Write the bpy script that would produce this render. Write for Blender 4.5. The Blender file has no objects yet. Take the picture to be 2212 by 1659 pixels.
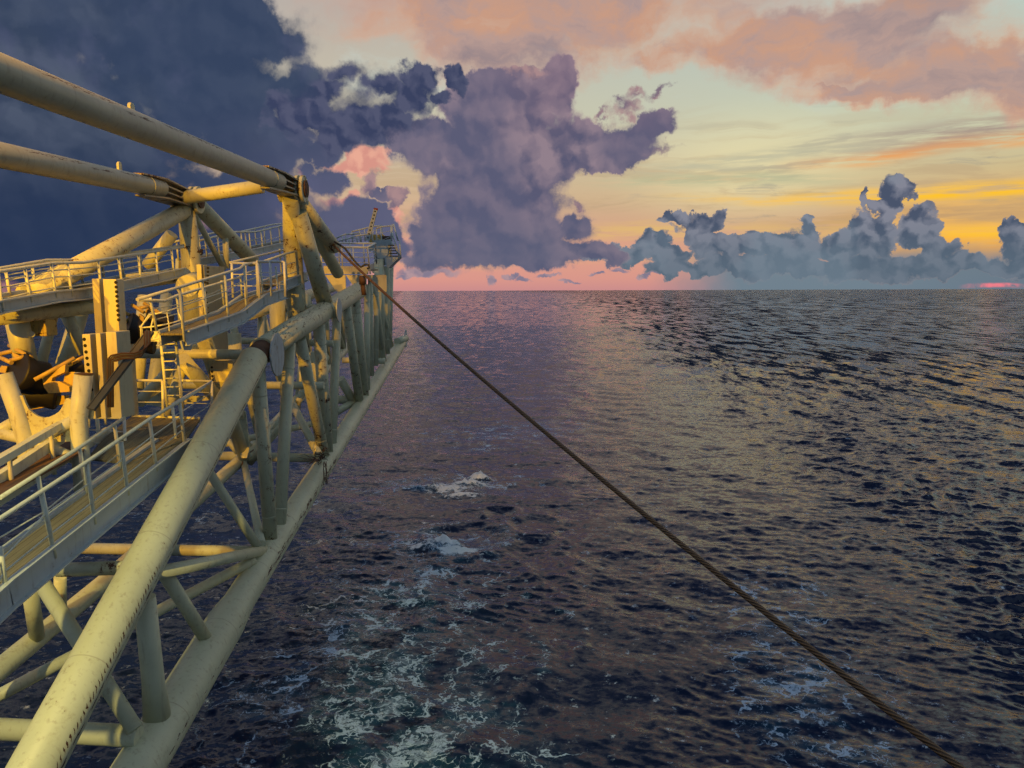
import bpy, math, random
import numpy as np
from mathutils import Vector, Matrix

random.seed(7)
rng = np.random.default_rng(11)
scene = bpy.context.scene
col = scene.collection

# ------------------------------------------------------------------ camera
S = 0.84                      # metres per survey unit
H = 13.6                      # eye height above the sea, metres
F, CX, CY = 1661.0, 1106.0, 829.5
pit, rol = math.radians(6.95), 0.0033
_r0 = Vector((1, 0, 0)); _u0 = Vector((0, math.sin(pit), math.cos(pit)))
RIGHT = _r0 * math.cos(rol) - _u0 * math.sin(rol)
UP = _u0 * math.cos(rol) + _r0 * math.sin(rol)
FWD = Vector((0, math.cos(pit), -math.sin(pit)))
EYE = Vector((0, 0, H))

cam_data = bpy.data.cameras.new('camera')
cam_data.sensor_width = 36.0
cam_data.lens = 36.0 * F / 2212.0
cam_data.clip_start = 0.1
cam_data.clip_end = 80000
cam = bpy.data.objects.new('camera', cam_data)
col.objects.link(cam)
cam.matrix_world = Matrix(((RIGHT.x, UP.x, -FWD.x, EYE.x), (RIGHT.y, UP.y, -FWD.y, EYE.y),
                           (RIGHT.z, UP.z, -FWD.z, EYE.z), (0, 0, 0, 1)))
scene.camera = cam

def ray(px, py):
    return FWD + RIGHT * ((px - CX) / F) + UP * ((CY - py) / F)

def PX(p, X):                 # survey sight line met with the plane x = X
    d = ray(*p); return EYE + d * (X / d.x) * S
def PY(p, Y):                 # ... with the plane y = Y
    d = ray(*p); return EYE + d * (Y / d.y) * S
def PD(p, D):
    return EYE + ray(*p) * D * S
def WP(px, py):               # ... with the sea
    d = ray(px, py); t = -H / d.z
    return EYE + d * t

# survey sheets (one per close-up) -> common sheet
def z1(x, y): return (.2343 * x, .2343 * y + 86.4)
def z2(x, y): return (.2343 * x + 403.2, .2343 * y + 316.8)
def z3(x, y): return (.2343 * x, .2343 * y + 489.6)
def z4(x, y): return (.2343 * x + 403.2, .2343 * y + 604.8)
def z5(x, y): return (.2604 * x, .2604 * y + 835.2)
def z6(x, y): return (.2083 * x + 345.6, .2083 * y + 864)
def z7(x, y): return (.2778 * x, .2778 * y + 1198)
def z8(x, y): return (.1302 * x + 230.4, .1302 * y + 576)
def z9(x, y): return (.125 * x, .125 * y + 691.2)
def z10(x, y): return (.125 * x, .125 * y + 898.6)
def z11(x, y): return (.10416 * x + 668.2, .10416 * y + 437.8)
def z12(x, y): return (.1458 * x + 460.8, .1458 * y + 489.6)

def lin(c):
    return tuple(((v / 255) / 12.92 if v / 255 <= .04045 else ((v / 255 + .055) / 1.055) ** 2.4) for v in c)

# ------------------------------------------------------------------ node expressions
class X:
    nt = None
    dim = '3D'
    def __init__(s, v): s.v = v
    def _m(op, *a, clamp=False):
        n = X.nt.nodes.new('ShaderNodeMath'); n.operation = op; n.use_clamp = clamp
        for i, q in enumerate(a):
            if isinstance(q, X): X.nt.links.new(q.v, n.inputs[i])
            else: n.inputs[i].default_value = q
        return X(n.outputs[0])
    def __add__(s, o): return X._m('ADD', s, o)
    __radd__ = __add__
    def __sub__(s, o): return X._m('SUBTRACT', s, o)
    def __rsub__(s, o): return X._m('SUBTRACT', o, s)
    def __mul__(s, o): return X._m('MULTIPLY', s, o)
    __rmul__ = __mul__
    def __truediv__(s, o): return X._m('DIVIDE', s, o)
    def __neg__(s): return X._m('MULTIPLY', s, -1.0)
def mx(a, b): return X._m('MAXIMUM', a, b)
def mn(a, b): return X._m('MINIMUM', a, b)
def smx(a, b, k): return X._m('SMOOTH_MAX', a, b, k)
def fabs(a): return X._m('ABSOLUTE', a)
def pw(a, b): return X._m('POWER', a, b)
def clamp(a): return X._m('ADD', a, 0.0, clamp=True)
def sstep(a, e0, e1):
    n = X.nt.nodes.new('ShaderNodeMapRange'); n.interpolation_type = 'SMOOTHSTEP'; n.clamp = True
    X.nt.links.new(a.v, n.inputs[0])
    n.inputs[1].default_value = e0; n.inputs[2].default_value = e1
    return X(n.outputs[0])
def lstep(a, e0, e1):
    n = X.nt.nodes.new('ShaderNodeMapRange'); n.clamp = True
    X.nt.links.new(a.v, n.inputs[0])
    n.inputs[1].default_value = e0; n.inputs[2].default_value = e1
    return X(n.outputs[0])
def vm(op, a, b=None, c=None):
    n = X.nt.nodes.new('ShaderNodeVectorMath'); n.operation = op
    for i, q in enumerate((a, b, c)):
        if q is None: continue
        if isinstance(q, X): X.nt.links.new(q.v, n.inputs[i])
        else: n.inputs[i].default_value = q
    return X(n.outputs[1] if op in ('LENGTH', 'DOT_PRODUCT', 'DISTANCE') else n.outputs[0])
def scl(a, f):
    n = X.nt.nodes.new('ShaderNodeVectorMath'); n.operation = 'SCALE'
    X.nt.links.new(a.v, n.inputs[0])
    if isinstance(f, X): X.nt.links.new(f.v, n.inputs[3])
    else: n.inputs[3].default_value = f
    return X(n.outputs[0])
def comb(x, y, z):
    n = X.nt.nodes.new('ShaderNodeCombineXYZ')
    for i, q in enumerate((x, y, z)):
        if isinstance(q, X): X.nt.links.new(q.v, n.inputs[i])
        else: n.inputs[i].default_value = q
    return X(n.outputs[0])
def sep(v):
    n = X.nt.nodes.new('ShaderNodeSeparateXYZ'); X.nt.links.new(v.v, n.inputs[0])
    return [X(o) for o in n.outputs]
def noise(v, scale, detail=4, rough=.5, dist=0.0, color=False, lac=2.0):
    n = X.nt.nodes.new('ShaderNodeTexNoise'); n.noise_dimensions = X.dim; X.nt.links.new(v.v, n.inputs['Vector'])
    n.inputs['Scale'].default_value = scale; n.inputs['Detail'].default_value = detail
    n.inputs['Roughness'].default_value = rough; n.inputs['Distortion'].default_value = dist
    n.inputs['Lacunarity'].default_value = lac
    return X(n.outputs['Color' if color else 'Fac'])
def voro(v, scale, detail=0, rough=.5, feature='F1', rnd=1.0):
    n = X.nt.nodes.new('ShaderNodeTexVoronoi'); n.feature = feature; n.voronoi_dimensions = X.dim
    X.nt.links.new(v.v, n.inputs['Vector'])
    n.inputs['Scale'].default_value = scale
    if 'Detail' in n.inputs: n.inputs['Detail'].default_value = detail; n.inputs['Roughness'].default_value = rough
    n.inputs['Randomness'].default_value = rnd
    return X(n.outputs['Distance'])
def mix(f, a, b, mode='MIX'):
    n = X.nt.nodes.new('ShaderNodeMix'); n.data_type = 'RGBA'; n.blend_type = mode
    n.clamp_factor = True
    if isinstance(f, X): X.nt.links.new(f.v, n.inputs[0])
    else: n.inputs[0].default_value = f
    for i, q in ((6, a), (7, b)):
        if isinstance(q, X): X.nt.links.new(q.v, n.inputs[i])
        else: n.inputs[i].default_value = (*q, 1)
    return X(n.outputs[2])
def ramp(f, stops, interp='LINEAR'):
    n = X.nt.nodes.new('ShaderNodeValToRGB'); X.nt.links.new(f.v, n.inputs[0])
    r = n.color_ramp; r.interpolation = interp
    while len(r.elements) < len(stops): r.elements.new(.5)
    for e, (p, c) in zip(r.elements, stops): e.position = p; e.color = (*c, 1)
    return X(n.outputs[0])
# ------------------------------------------------------------------ sky
def azel(px, py):
    d = ray(px, py).normalized()
    return math.degrees(math.atan2(d.x, d.y)), math.degrees(math.asin(d.z))

def build_sky():
    w = bpy.data.worlds.new('World'); scene.world = w; w.use_nodes = True
    nt = w.node_tree; nt.nodes.clear(); X.nt = nt
    tc = nt.nodes.new('ShaderNodeTexCoord')
    d = X(tc.outputs['Generated'])
    d = vm('NORMALIZE', d)
    dx, dy, dz = sep(d)
    az = X._m('ARCTAN2', dx, dy) * (180 / math.pi)
    el = X._m('ARCSINE', dz) * (180 / math.pi)
    P = comb(az, el, 0.0)
    # turbulence, in degrees
    X.dim = '2D'
    g = comb(az * (math.pi / 180), el * (math.pi / 180), 0)
    w1 = vm('SUBTRACT', noise(g, 6, 4, .55, color=True), (.5, .5, .5))
    w2 = vm('SUBTRACT', noise(g, 26, 5, .62, color=True), (.5, .5, .5))
    gw = vm('ADD', g, scl(w2, .025))
    fine = noise(gw, 30, 7, .68) - .5
    def puffs(vs, ns, off):
        p = vm('ADD', gw, off) if any(off) else gw
        return (1.0 - voro(p, vs, 1.6, .5)) * .8 + noise(p, ns, 5, .6) * .5 - .62
    LD = (.012, .016, 0)
    PA = puffs(15, 8, (0, 0, 0)); PB = puffs(15, 8, LD)
    FA = puffs(34, 18, (.3, .1, 0)); FB = puffs(34, 18, (.3 + LD[0] * .5, .1 + LD[1] * .5, 0))
    big = noise(g, 4.5, 5, .55); big2 = noise(vm('ADD', g, (5, 2, 0)), 7, 5, .55)

    def blobs(lst, q, k=.25):
        f = None
        for px, py, rx, ry in lst:
            a, e = azel(px, py)
            rx_ = abs(azel(px + rx, py)[0] - azel(px - rx, py)[0]) / 2
            ry_ = abs(azel(px, py - ry)[1] - azel(px, py + ry)[1]) / 2
            v = vm('MULTIPLY_ADD', q, (1 / rx_, 1 / ry_, 0), (-a / rx_, -e / ry_, 0))
            g = 1.0 - vm('LENGTH', v)
            f = g if f is None else smx(f, g, k)
        return f

    right = lstep(az, -12, 34)            # 0 left .. 1 right
    # clear sky ------------------------------------------------------------
    e = lstep(el, 0, 40)
    right_sky = ramp(e, [(0, lin((206, 146, 142))), (.05, lin((224, 164, 134))), (.11, lin((206, 170, 126))),
                         (.19, lin((208, 190, 144))), (.27, lin((202, 208, 180))), (.38, lin((188, 206, 194))),
                         (.52, lin((192, 203, 194))), (.72, lin((184, 170, 160))), (1, lin((120, 125, 150)))])
    left_sky = ramp(e, [(0, lin((206, 142, 142))), (.02, lin((222, 152, 140))), (.09, lin((224, 160, 144))), (.16, lin((212, 178, 146))),
                        (.3, lin((204, 196, 172))), (.5, lin((184, 174, 168))), (1, lin((110, 115, 145)))])
    sky = mix(right, left_sky, right_sky)
    tex = nt.nodes.new('ShaderNodeTexSky'); tex.sky_type = 'NISHITA'; tex.sun_disc = False
    tex.sun_elevation = math.radians(-1.5); tex.sun_rotation = math.radians(36)
    nish = scl(X(tex.outputs[0]), .005)
    sky = vm('ADD', scl(sky, .97), nish)
    # pale glow above the bank
    ga, ge = azel(1620, 365)
    gl = vm('LENGTH', vm('MULTIPLY_ADD', P, (1 / 9.0, 1 / 4.0, 0), (-ga / 9.0, -ge / 4.0, 0)))
    sky = mix(sstep(gl, 1.3, 0.0) * .55, sky, lin((243, 232, 178)))
    gb, gf = azel(2140, 492)
    gl2 = vm('LENGTH', vm('MULTIPLY_ADD', P, (1 / 10.0, 1 / 3.4, 0), (-gb / 10.0, -gf / 3.4, 0)))
    sky = mix(sstep(gl2, 1.2, 0.0) * .75, sky, lin((255, 190, 74)))
    # teal-ish pale patches higher up
    st0 = noise(comb(az * .05, el * .11, 3.1), 2.2, 6, .6)
    sky = mix(sstep(st0, .5, .72) * .6 * sstep(el, 8, 16), sky, lin((196, 208, 200)))
    # streaky layers ---------------------------------------------------------
    q = comb(az * .045, el * .42, 0)
    q = vm('ADD', q, scl(vm('SUBTRACT', noise(comb(az * .06, el * .1, 0), 2.0, 3, .5, color=True), (.5, .5, .5)), .55))
    s1 = noise(q, 1.6, 6, .62)
    s2 = noise(vm('ADD', q, (7.3, 3.3, 1)), 2.6, 6, .6)
    lowband = sstep(el, 1.5, 4) * sstep(el, 14, 7)
    sky = mix(sstep(s1, .46, .64) * lowband * .5, sky, lin((186, 160, 126)))
    sky = mix(sstep(s2, .56, .72) * lowband * .6 * sstep(az, 2, 20), sky, lin((150, 148, 140)))
    def band(px0, py, halfw, height, colr, amt, tilt=0.0, off=0.0):
        a0, e0 = azel(px0, py)
        wob = (noise(comb(az * .08, off, 0), 1.0, 2, .5) - .5) * 1.6
        v = fabs(el - e0 - (az - a0) * tilt - wob) / height
        m = sstep(v, 1.0, .0) * sstep(fabs(az - a0), halfw, halfw * .25)
        m = m * lstep(noise(comb(az * .16, el * 1.9, off), 1.5, 4, .62), .30, .58)
        return lambda s: mix(m * amt, s, colr)
    sky = band(2190, 412, 18, .85, lin((255, 196, 40)), 1.0, .010, 1.7)(sky)
    sky = band(1800, 420, 14, .5, lin((246, 196, 96)), .8, -.01, 9.1)(sky)
    sky = band(2060, 318, 12, .8, lin((240, 165, 92)), .95, .035, 2.9)(sky)
    sky = band(2120, 285, 12, 1.3, lin((168, 150, 138)), .9, .04, 4.2)(sky)
    sky = band(2120, 512, 11, 1.3, lin((255, 200, 52)), 1.0, .0, 5.4)(sky)
    sky = band(2080, 535, 10, .9, lin((255, 176, 70)), .9, .0, 3.4)(sky)
    sky = band(2020, 455, 14, 1.0, lin((196, 158, 112)), .9, .0, 6.6)(sky)
    sky = band(1500, 500, 16, 1.0, lin((226, 186, 116)), .8, .0, 8.2)(sky)
    sky = band(1640, 340, 14, .8, lin((190, 186, 158)), .8, .03, 12.2)(sky)
    sky = band(1560, 388, 12, .8, lin((186, 186, 150)), .8, -.02, 14.2)(sky)
    sky = band(1200, 560, 24, .8, lin((240, 190, 110)), .5, .0, 15.0)(sky)
    # pink line at the waterline on the far right
    a2, e2 = azel(2160, 616)
    pk = sstep(fabs(el - e2 - (big2 - .5) * .9) / .2, 1.0, .3) * sstep(fabs(az - a2) + (big - .5) * 5, 2.2, .6) * lstep(fine, -.12, .08)
    # high altostratus -----------------------------------------------------------
    qa = vm('ADD', comb(az * .03, el * .06, .4), scl(w1, .25))
    qa = vm('ADD', qa, scl(w2, .05))
    hi = noise(qa, 2.3, 6, .58)
    hb = blobs([(1250, 0, 560, 130), (1440, 90, 170, 75), (1150, 40, 330, 130), (1950, 60, 300, 130),
                (2150, 150, 240, 85), (1730, 60, 260, 95), (2000, 205, 210, 40), (1880, 192, 80, 14)],
               vm('ADD', P, vm('ADD', scl(w1, 9.0), scl(w2, 3.2))), .3)
    hm = clamp(sstep(hb + (hi - .5) * 2.1, -.40, .55))
    hcol = ramp(noise(vm('ADD', qa, (3, 1, 0)), 3.2, 6, .6),
                [(.3, lin((146, 128, 134))), (.45, lin((182, 150, 142))), (.58, lin((202, 152, 126))), (.74, lin((204, 172, 152)))])
    hcol = mix(sstep(az + (big2 - .5) * 14, 17, 30) * sstep(el, 15, 21) * .75, hcol, lin((128, 120, 130)))
    und = sstep(hb + (hi - .5) * 1.5, .5, .0)
    hcol = mix(sstep(noise(vm('ADD', qa, (8, 2, 0)), 6.0, 6, .65), .5, .7) * .5, hcol, lin((160, 142, 146)))
    hcol = mix(und * .45, hcol, lin((232, 172, 140)))
    sky = mix(hm * .93, sky, hcol)
    # overhead and behind: unseen, lower belt darkened for the sea, rest brightened as fill
    over = sstep(el + (big - .5) * 8, 29, 56)
    sky = mix(over, sky, mix(lstep(az + (big - .5) * 30, -25, 20), lin((36, 44, 68)), lin((50, 60, 92))))
    sky = mix(sstep(el, 58, 80), sky, lin((160, 176, 192)))
    behind = sstep(fabs(az), 55, 105)
    sky = mix(behind * .97, sky, mix(lstep(el, 5, 65), lin((88, 106, 130)), lin((150, 166, 182))))

    # cumulus ---------------------------------------------------------------------
    def cumulus(sky, lst, k, amp_w1, amp_w2, puff, edge, shade, small=0):
        q = vm('ADD', P, vm('ADD', scl(w1, amp_w1), scl(w2, amp_w2)))
        base = blobs(lst, q, k)
        a, b = (FA, FB) if small else (PA, PB)
        f = base + a * puff + FA * (puff * .35) + fine * (.30 + .12 * small)
        soft = lstep(big2, .35, .65)
        m = clamp((f - edge[0]) / (edge[1] * (.5 + soft)))
        m = m * m * (3.0 - 2.0 * m)
        rel = clamp((a - b) * 1.6 + (FA - FB) * .8 + .5)
        thick = sstep(f, edge[0], edge[0] + .5)
        return mix(m, sky, shade(rel, thick, f, g))

    # distant low puffs over the horizon
    small = [(930, 588, 85, 13), (900, 596, 60, 8), (1330, 583, 26, 8), (1290, 591, 24, 5), (1385, 592, 22, 6), (1420, 584, 30, 9),
             (1110, 600, 20, 8), (1130, 606, 24, 7), (1065, 604, 14, 10), (1460, 575, 36, 12), (1230, 606, 30, 5), (1180, 596, 34, 5)]
    def sh_small(rel, th, f, ds):
        return mix(rel, lin((132, 122, 142)), lin((176, 146, 152)))
    sky = cumulus(sky, small, .12, .5, 1.6, .45, (-.1, .4), sh_small, 1)
    # teal bank on the right
    bank = [(1290, 548, 60, 26), (1350, 548, 56, 28), (1405, 528, 40, 30), (1440, 548, 50, 22), (1510, 490, 54, 32), (1465, 466, 36, 14), (1570, 530, 80, 34), (1640, 508, 44, 26), (1690, 530, 90, 40),
            (1748, 474, 18, 16), (1745, 500, 26, 20), (1810, 530, 80, 40), (1846, 484, 18, 9), (1880, 505, 60, 50), (1938, 410, 40, 38), (1905, 444, 44, 18), (1865, 440, 10, 16),
            (1985, 490, 58, 52), (2020, 545, 50, 40), (2080, 572, 60, 14), (2195, 525, 50, 50), (2184, 488, 22, 24), (2240, 540, 60, 70),
            (1640, 574, 300, 24), (1900, 578, 320, 32), (2200, 582, 200, 24), (2400, 560, 160, 70), (2700, 570, 300, 60)]
    def sh_bank(rel, th, f, ds):
        c = mix(rel, lin((74, 84, 106)), lin((132, 134, 148)))
        c = mix(sstep(el, 5.5, 1.0) * .7, c, lin((94, 112, 126)))
        c = mix(sstep(big2, .45, .62) * .4, c, lin((120, 138, 152)))
        return mix(sstep(th, .4, .0) * .3, c, lin((160, 150, 150)))
    hazeband = sstep(el + (big2 - .5) * 2.0, 3.4, 1.2) * sstep(az + (big - .5) * 12, 9, 17)
    sky = mix(hazeband * .95, sky, mix(sstep(az, 24, 33) * .5, lin((104, 128, 142)), lin((88, 112, 130))))
    sky = cumulus(sky, bank, .10, 1.3, 2.2, .46, (-.08, .16), sh_bank, 1)
    sky = mix(pk * .85, sky, lin((255, 128, 138)))
    # central tower
    tower = [(1195, 158, 44, 44), (1178, 205, 66, 66), (1075, 190, 110, 50), (1020, 215, 80, 56), (1090, 262, 160, 84), (980, 168, 20, 24), (1060, 340, 190, 110), (1120, 340, 140, 120),
             (1075, 440, 185, 110), (1085, 510, 205, 74), (1020, 550, 160, 36), (1160, 548, 150, 42), (1245, 490, 36, 40), (1290, 545, 60, 28), (1210, 310, 140, 60),
             (1310, 305, 130, 50), (1400, 278, 66, 36), (1340, 335, 100, 30), (915, 300, 100, 54), (880, 290, 66, 40),
             (960, 550, 90, 36), (950, 525, 74, 44), (840, 420, 44, 14)]
    def sh_tower(rel, th, f, ds):
        c = mix(rel, lin((88, 88, 114)), lin((146, 128, 140)))
        c = mix(sstep(big, .40, .60) * .6, c, lin((92, 94, 120)))
        c = mix(sstep(el + (big2 - .5) * 10, 9, 17) * sstep(az, -6, 6) * .5, c, lin((150, 122, 136)))
        c = mix(sstep(el, 7, 2) * .45, c, lin((92, 98, 122)))
        return mix(sstep(th, .5, .0) * .38, c, lin((190, 160, 158)))
    sky = cumulus(sky, tower, .16, 2.2, 2.2, .42, (-.10, .27), sh_tower)
    wisps = [(1345, 232, 50, 24), (1385, 205, 50, 18), (1425, 193, 36, 12), (1290, 240, 22, 14), (1420, 335, 46, 16), (1330, 215, 24, 14), (1120, 150, 60, 16), (800, 400, 30, 40), (860, 430, 24, 30), (1245, 440, 20, 16)]
    sky = cumulus(sky, wisps, .2, 2.0, 3.2, .5, (-.12, .75), lambda rel, th, f, ds: mix(rel, lin((124, 108, 124)), lin((168, 136, 138))), 1)
    # lit shreds showing through the gap
    shreds = [(790, 345, 60, 30), (770, 365, 80, 18), (665, 385, 18, 16), (765, 430, 16, 26), (735, 440, 40, 14), (850, 470, 30, 30)]
    sky = cumulus(sky, shreds, .15, 1.2, 1.8, .4, (-.1, .4), lambda rel, th, f, ds: mix(rel, lin((214, 148, 134)), lin((232, 170, 148))), 1)
    # dark mass on the left
    mass = [(250, 470, 360, 230), (60, 60, 300, 200), (470, 60, 220, 130), (330, 30, 260, 130), (60, 300, 560, 470), (420, 170, 280, 180), (600, 95, 110, 90), (655, 190, 84, 80), (560, 330, 150, 130), (560, 430, 170, 110),
            (-300, 200, 600, 700), (60, -60, 500, 260), (640, 500, 210, 80), (740, 530, 130, 56), (800, 470, 70, 44), (830, 520, 60, 50), (620, 560, 240, 70), (300, 560, 500, 150), (700, 395, 60, 40), (690, 345, 50, 30)]
    patch = [(752, 160, 60, 36), (815, 185, 54, 38), (905, 158, 46, 32), (880, 205, 70, 56), (765, 262, 80, 66), (835, 262, 76, 50), (800, 300, 50, 30), (690, 250, 110, 56), (740, 300, 90, 40), (985, 172, 24, 26), (870, 160, 36, 28), (940, 205, 30, 20), (720, 200, 50, 50)]
    def sh_mass(rel, th, f, ds):
        c = mix(rel, lin((58, 70, 92)), lin((80, 90, 110)))
        c = mix(sstep(big, .36, .58) * .7, c, lin((52, 67, 96)))
        c = mix(sstep(big2, .5, .68) * .5, c, lin((88, 92, 124)))
        c = mix(sstep(az, -26, -9) * sstep(el, 14, 6) * .75, c, lin((100, 100, 128)))
        c = mix(sstep(el, 13, 4) * sstep(az, -13, -24) * .85, c, lin((37, 52, 82)))
        c = mix(sstep(el, 17, 24) * sstep(az, -14, -30) * .4, c, lin((74, 84, 112)))
        return mix(sstep(th, .45, .0) * .4, c, lin((150, 138, 150)))
    sky = cumulus(sky, mass, .2, 3.0, 2.2, .46, (-.10, .42), sh_mass)
    def sh_patch(rel, th, f, ds):
        return mix(sstep(th, .6, .0) * .3, mix(rel, lin((58, 66, 96)), lin((82, 86, 112))), lin((112, 108, 130)))
    sky = cumulus(sky, patch, .14, 1.8, 2.2, .40, (-.22, .62), sh_patch, 1)
    # below the horizon (never seen past the sea sheet)
    sky = mix(sstep(el, -.2, -1.5), sky, lin((40, 44, 62)))
    bg = nt.nodes.new('ShaderNodeBackground'); bg.inputs['Strength'].default_value = 1.0
    nt.links.new(sky.v, bg.inputs['Color'])
    X.dim = '3D'
    out = nt.nodes.new('ShaderNodeOutputWorld'); nt.links.new(bg.outputs[0], out.inputs[0])
    w.cycles.sampling_method = 'MANUAL'; w.cycles.sample_map_resolution = 512
build_sky()

sun_d = bpy.data.lights.new('setting_sun', 'SUN'); sun_d.energy = 2.0; sun_d.angle = math.radians(.5)
sun_d.color = (1, .62, .45)
sun = bpy.data.objects.new('setting_sun', sun_d); col.objects.link(sun)
sun.rotation_euler = (math.radians(90 + 1.5), 0, math.radians(180 - 36))

scene.view_settings.view_transform = 'Standard'
scene.view_settings.look = 'None'
scene.view_settings.exposure = 0
scene.view_settings.gamma = 1
scene.render.engine = 'CYCLES'
scene.cycles.use_denoising = True
scene.cycles.denoising_prefilter = 'NONE'
scene.cycles.max_bounces = 6
scene.cycles.use_adaptive_sampling = True
scene.cycles.adaptive_threshold = .026
scene.cycles.adaptive_min_samples = 24
# ------------------------------------------------------------------ sea
def build_sea():
    NA, NR = 880, 1150
    azs = np.radians(np.linspace(-52, 52, NA))
    s = np.linspace(0, 1, NR)
    dep = np.radians(.022 + (58 - .022) * s ** 1.55)[::-1]
    r = H / np.tan(dep)
    R, A = np.meshgrid(r, azs, indexing='ij')
    x = (R * np.sin(A)).astype(np.float64); y = (R * np.cos(A)).astype(np.float64)
    dr = np.abs(np.gradient(r))[:, None] * np.ones((1, NA)); da = R * (azs[1] - azs[0])
    # smooth value noise from random sines, for the large patches
    def sn(x, y, lam, seed, n=14):
        g = np.random.default_rng(seed); o = 0
        for _ in range(n):
            t = g.uniform(0, 2 * np.pi); k = 2 * np.pi / (lam * g.uniform(.6, 1.7))
            o = o + np.sin(k * (x * np.cos(t) + y * np.sin(t)) + g.uniform(0, 6.28))
        return o / math.sqrt(n)
    ss = lambda v, a, b: (lambda t: t * t * (3 - 2 * t))(np.clip((v - a) / (b - a), 0, 1))
    # the vessel's wake: smoothed water left of a line that runs off to the horizon
    ep = [WP(2300, 1500), WP(1900, 1120), WP(1640, 930), WP(1500, 780), WP(1400, 700), WP(1330, 655), WP(1285, 634)]
    ey = np.array([p.y for p in ep]); ex = np.array([p.x for p in ep])
    edge = np.interp(y, ey, ex)
    wob = sn(x, y, 30, 3) * .10 * np.maximum(y, 20) ** .75
    width = 3 + .055 * y
    calm = ss((edge - x + wob) / width, -1.0, 1.2)
    left_out = ss(-(x + 12 + .14 * y), -2, 18)
    calm = calm * (1 - .45 * left_out)
    slick = ss(sn(x, y, 14, 5) + .5 * sn(x, y, 5, 6), .1, 1.1)
    farw = ss(R, 70, 160)
    calm_n = np.clip(calm * ((.72 + .4 * slick) * (1 - farw) + (.92 + .12 * slick) * farw), 0, 1)
    band = np.exp(-(((x - edge - wob) / width - 2.2) / 1.6) ** 2) * farw
    # foam -----------------------------------------------------------------------
    foam = np.zeros_like(x); solid = np.zeros_like(x); z0 = np.zeros_like(x)
    def blob(px, py, rx, ry, amt, rot=0.0):
        p = WP(px, py); c, sn_ = math.cos(rot), math.sin(rot)
        u = ((x - p.x) * c + (y - p.y) * sn_) / rx; v = (-(x - p.x) * sn_ + (y - p.y) * c) / ry
        return amt * np.exp(-(u * u + v * v))
    trail = [(860, 1640, 4.2, 2.6, 1.0), (900, 1560, 2.4, 2.0, .8), (880, 1470, 2.6, 2.2, .85), (850, 1400, 2.8, 2.4, .85), (830, 1320, 2.6, 3, .7),
             (780, 1250, 2.4, 2.6, .45), (900, 1280, 2, 3, .6), (640, 1480, 2.2, 2.0, .5), (600, 1500, 2.5, 1.5, .35), (960, 1240, 2.4, 2.4, .6),
             (1060, 1400, 1.4, 1.4, .4), (960, 1175, 3.2, 2.6, .85), (860, 1160, 5, 1.6, .5), (990, 1045, 4.4, 3.2, .9), (900, 1050, 6, 1.8, .6),
             (1080, 935, 7, 4, .85), (1180, 915, 6, 3, .5), (1040, 965, 5, 2.5, .5), (1120, 860, 9, 4, .45), (1250, 830, 8, 5, .4), (1180, 800, 12, 4, .25),
             (1720, 1470, 2.2, 2.0, .75), (1660, 1440, 2.0, 2.0, .55), (1690, 1560, 2.2, 1.6, .5), (1640, 1330, 1.6, 2.6, .45), (1720, 1290, 2.0, 2.4, .45),
             (1770, 1380, 1.6, 1.8, .4), (1860, 1620, 2.4, 1.6, .5), (1650, 1250, 2.4, 2.0, .4), (1500, 1330, 2.5, 1.5, .2), (1920, 1480, 2.0, 1.5, .3),
             (760, 1090, 6, 2, .35), (950, 780, 9, 3, .35), (880, 745, 10, 3, .4), (700, 1340, 2, 2, .35), (560, 1180, 3, 2, .4), (420, 1120, 4, 2, .3),
             (180, 1100, 5, 3, .3), (1040, 1300, 2.2, 2, .25), (1370, 1060, 6, 4, .25), (1500, 985, 8, 4, .25), (1420, 900, 9, 4, .25)]
    for t in trail: foam += blob(*t)
    foam *= .6 + .5 * ss(sn(x, y, 3.0, 9) + sn(x, y, 1.3, 10) * .6, -.8, 1.4)
    # boiling crests and the rings round them
    for (px, py, hgt, rx, ry, so) in ((1034, 1036, .55, .7, .55, 1.1), (1010, 1048, .35, 1.1, .6, .95), (975, 1060, .25, 1.4, .7, .75), (930, 1055, .2, 2.0, .6, .5), (1000, 1072, .15, 1.5, .6, .6), (962, 1178, .45, .9, .5, 1.1), (990, 1190, .22, 1.1, .5, .9), (930, 1185, .1, 1.3, .5, .5)):
        b = blob(px, py, rx, ry, 1.0)
        z0 += hgt * b * (1 + .25 * sn(x, y, .6, 21) + .10 * sn(x, y, .25, 22))
        solid = np.maximum(solid, np.clip(b * so, 0, 1))
    for (px, py, rad, hgt, wd) in ((1010, 1165, 2.4, .16, .45), (1080, 1108, 1.1, .12, .3), (1150, 1135, 1.5, .1, .35), (1035, 1250, 2.6, .09, .4), (1010, 1420, 3.0, .06, .4), (1130, 1370, 2.4, .06, .35)):
        p = WP(px, py); d = np.hypot((x - p.x), (y - p.y) * .8 + sn(x, y, 3, 31) * .12)
        ring = np.exp(-((d - rad) / wd) ** 2); z0 += hgt * ring - hgt * .9 * np.exp(-(d / (rad * .7)) ** 2)
        foam += .45 * ring * ss(sn(x, y, 1.6, 33), 0, 1.2)
    # waves ------------------------------------------------------------------------
    g = np.random.default_rng(5); K = 84
    lam = np.exp(np.linspace(math.log(.30), math.log(4.2), K)) * g.uniform(.95, 1.05, K)
    th = math.radians(255) + g.normal(0, math.radians(42), K)
    slope = .34 * math.sqrt(2 / K)
    gust = .8 + .3 * ss(sn(x, y, 45, 41), -1, 1)
    Z = np.zeros_like(x); DX = np.zeros_like(x); DY = np.zeros_like(x)
    grp = [1 + .45 * sn(x, y, 13, 50 + i) for i in range(4)]
    rows = np.where(r < 900)[0]; r0 = rows.min() if len(rows) else 0; r1 = rows.max() + 1
    sl = slice(r0, r1)
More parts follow.
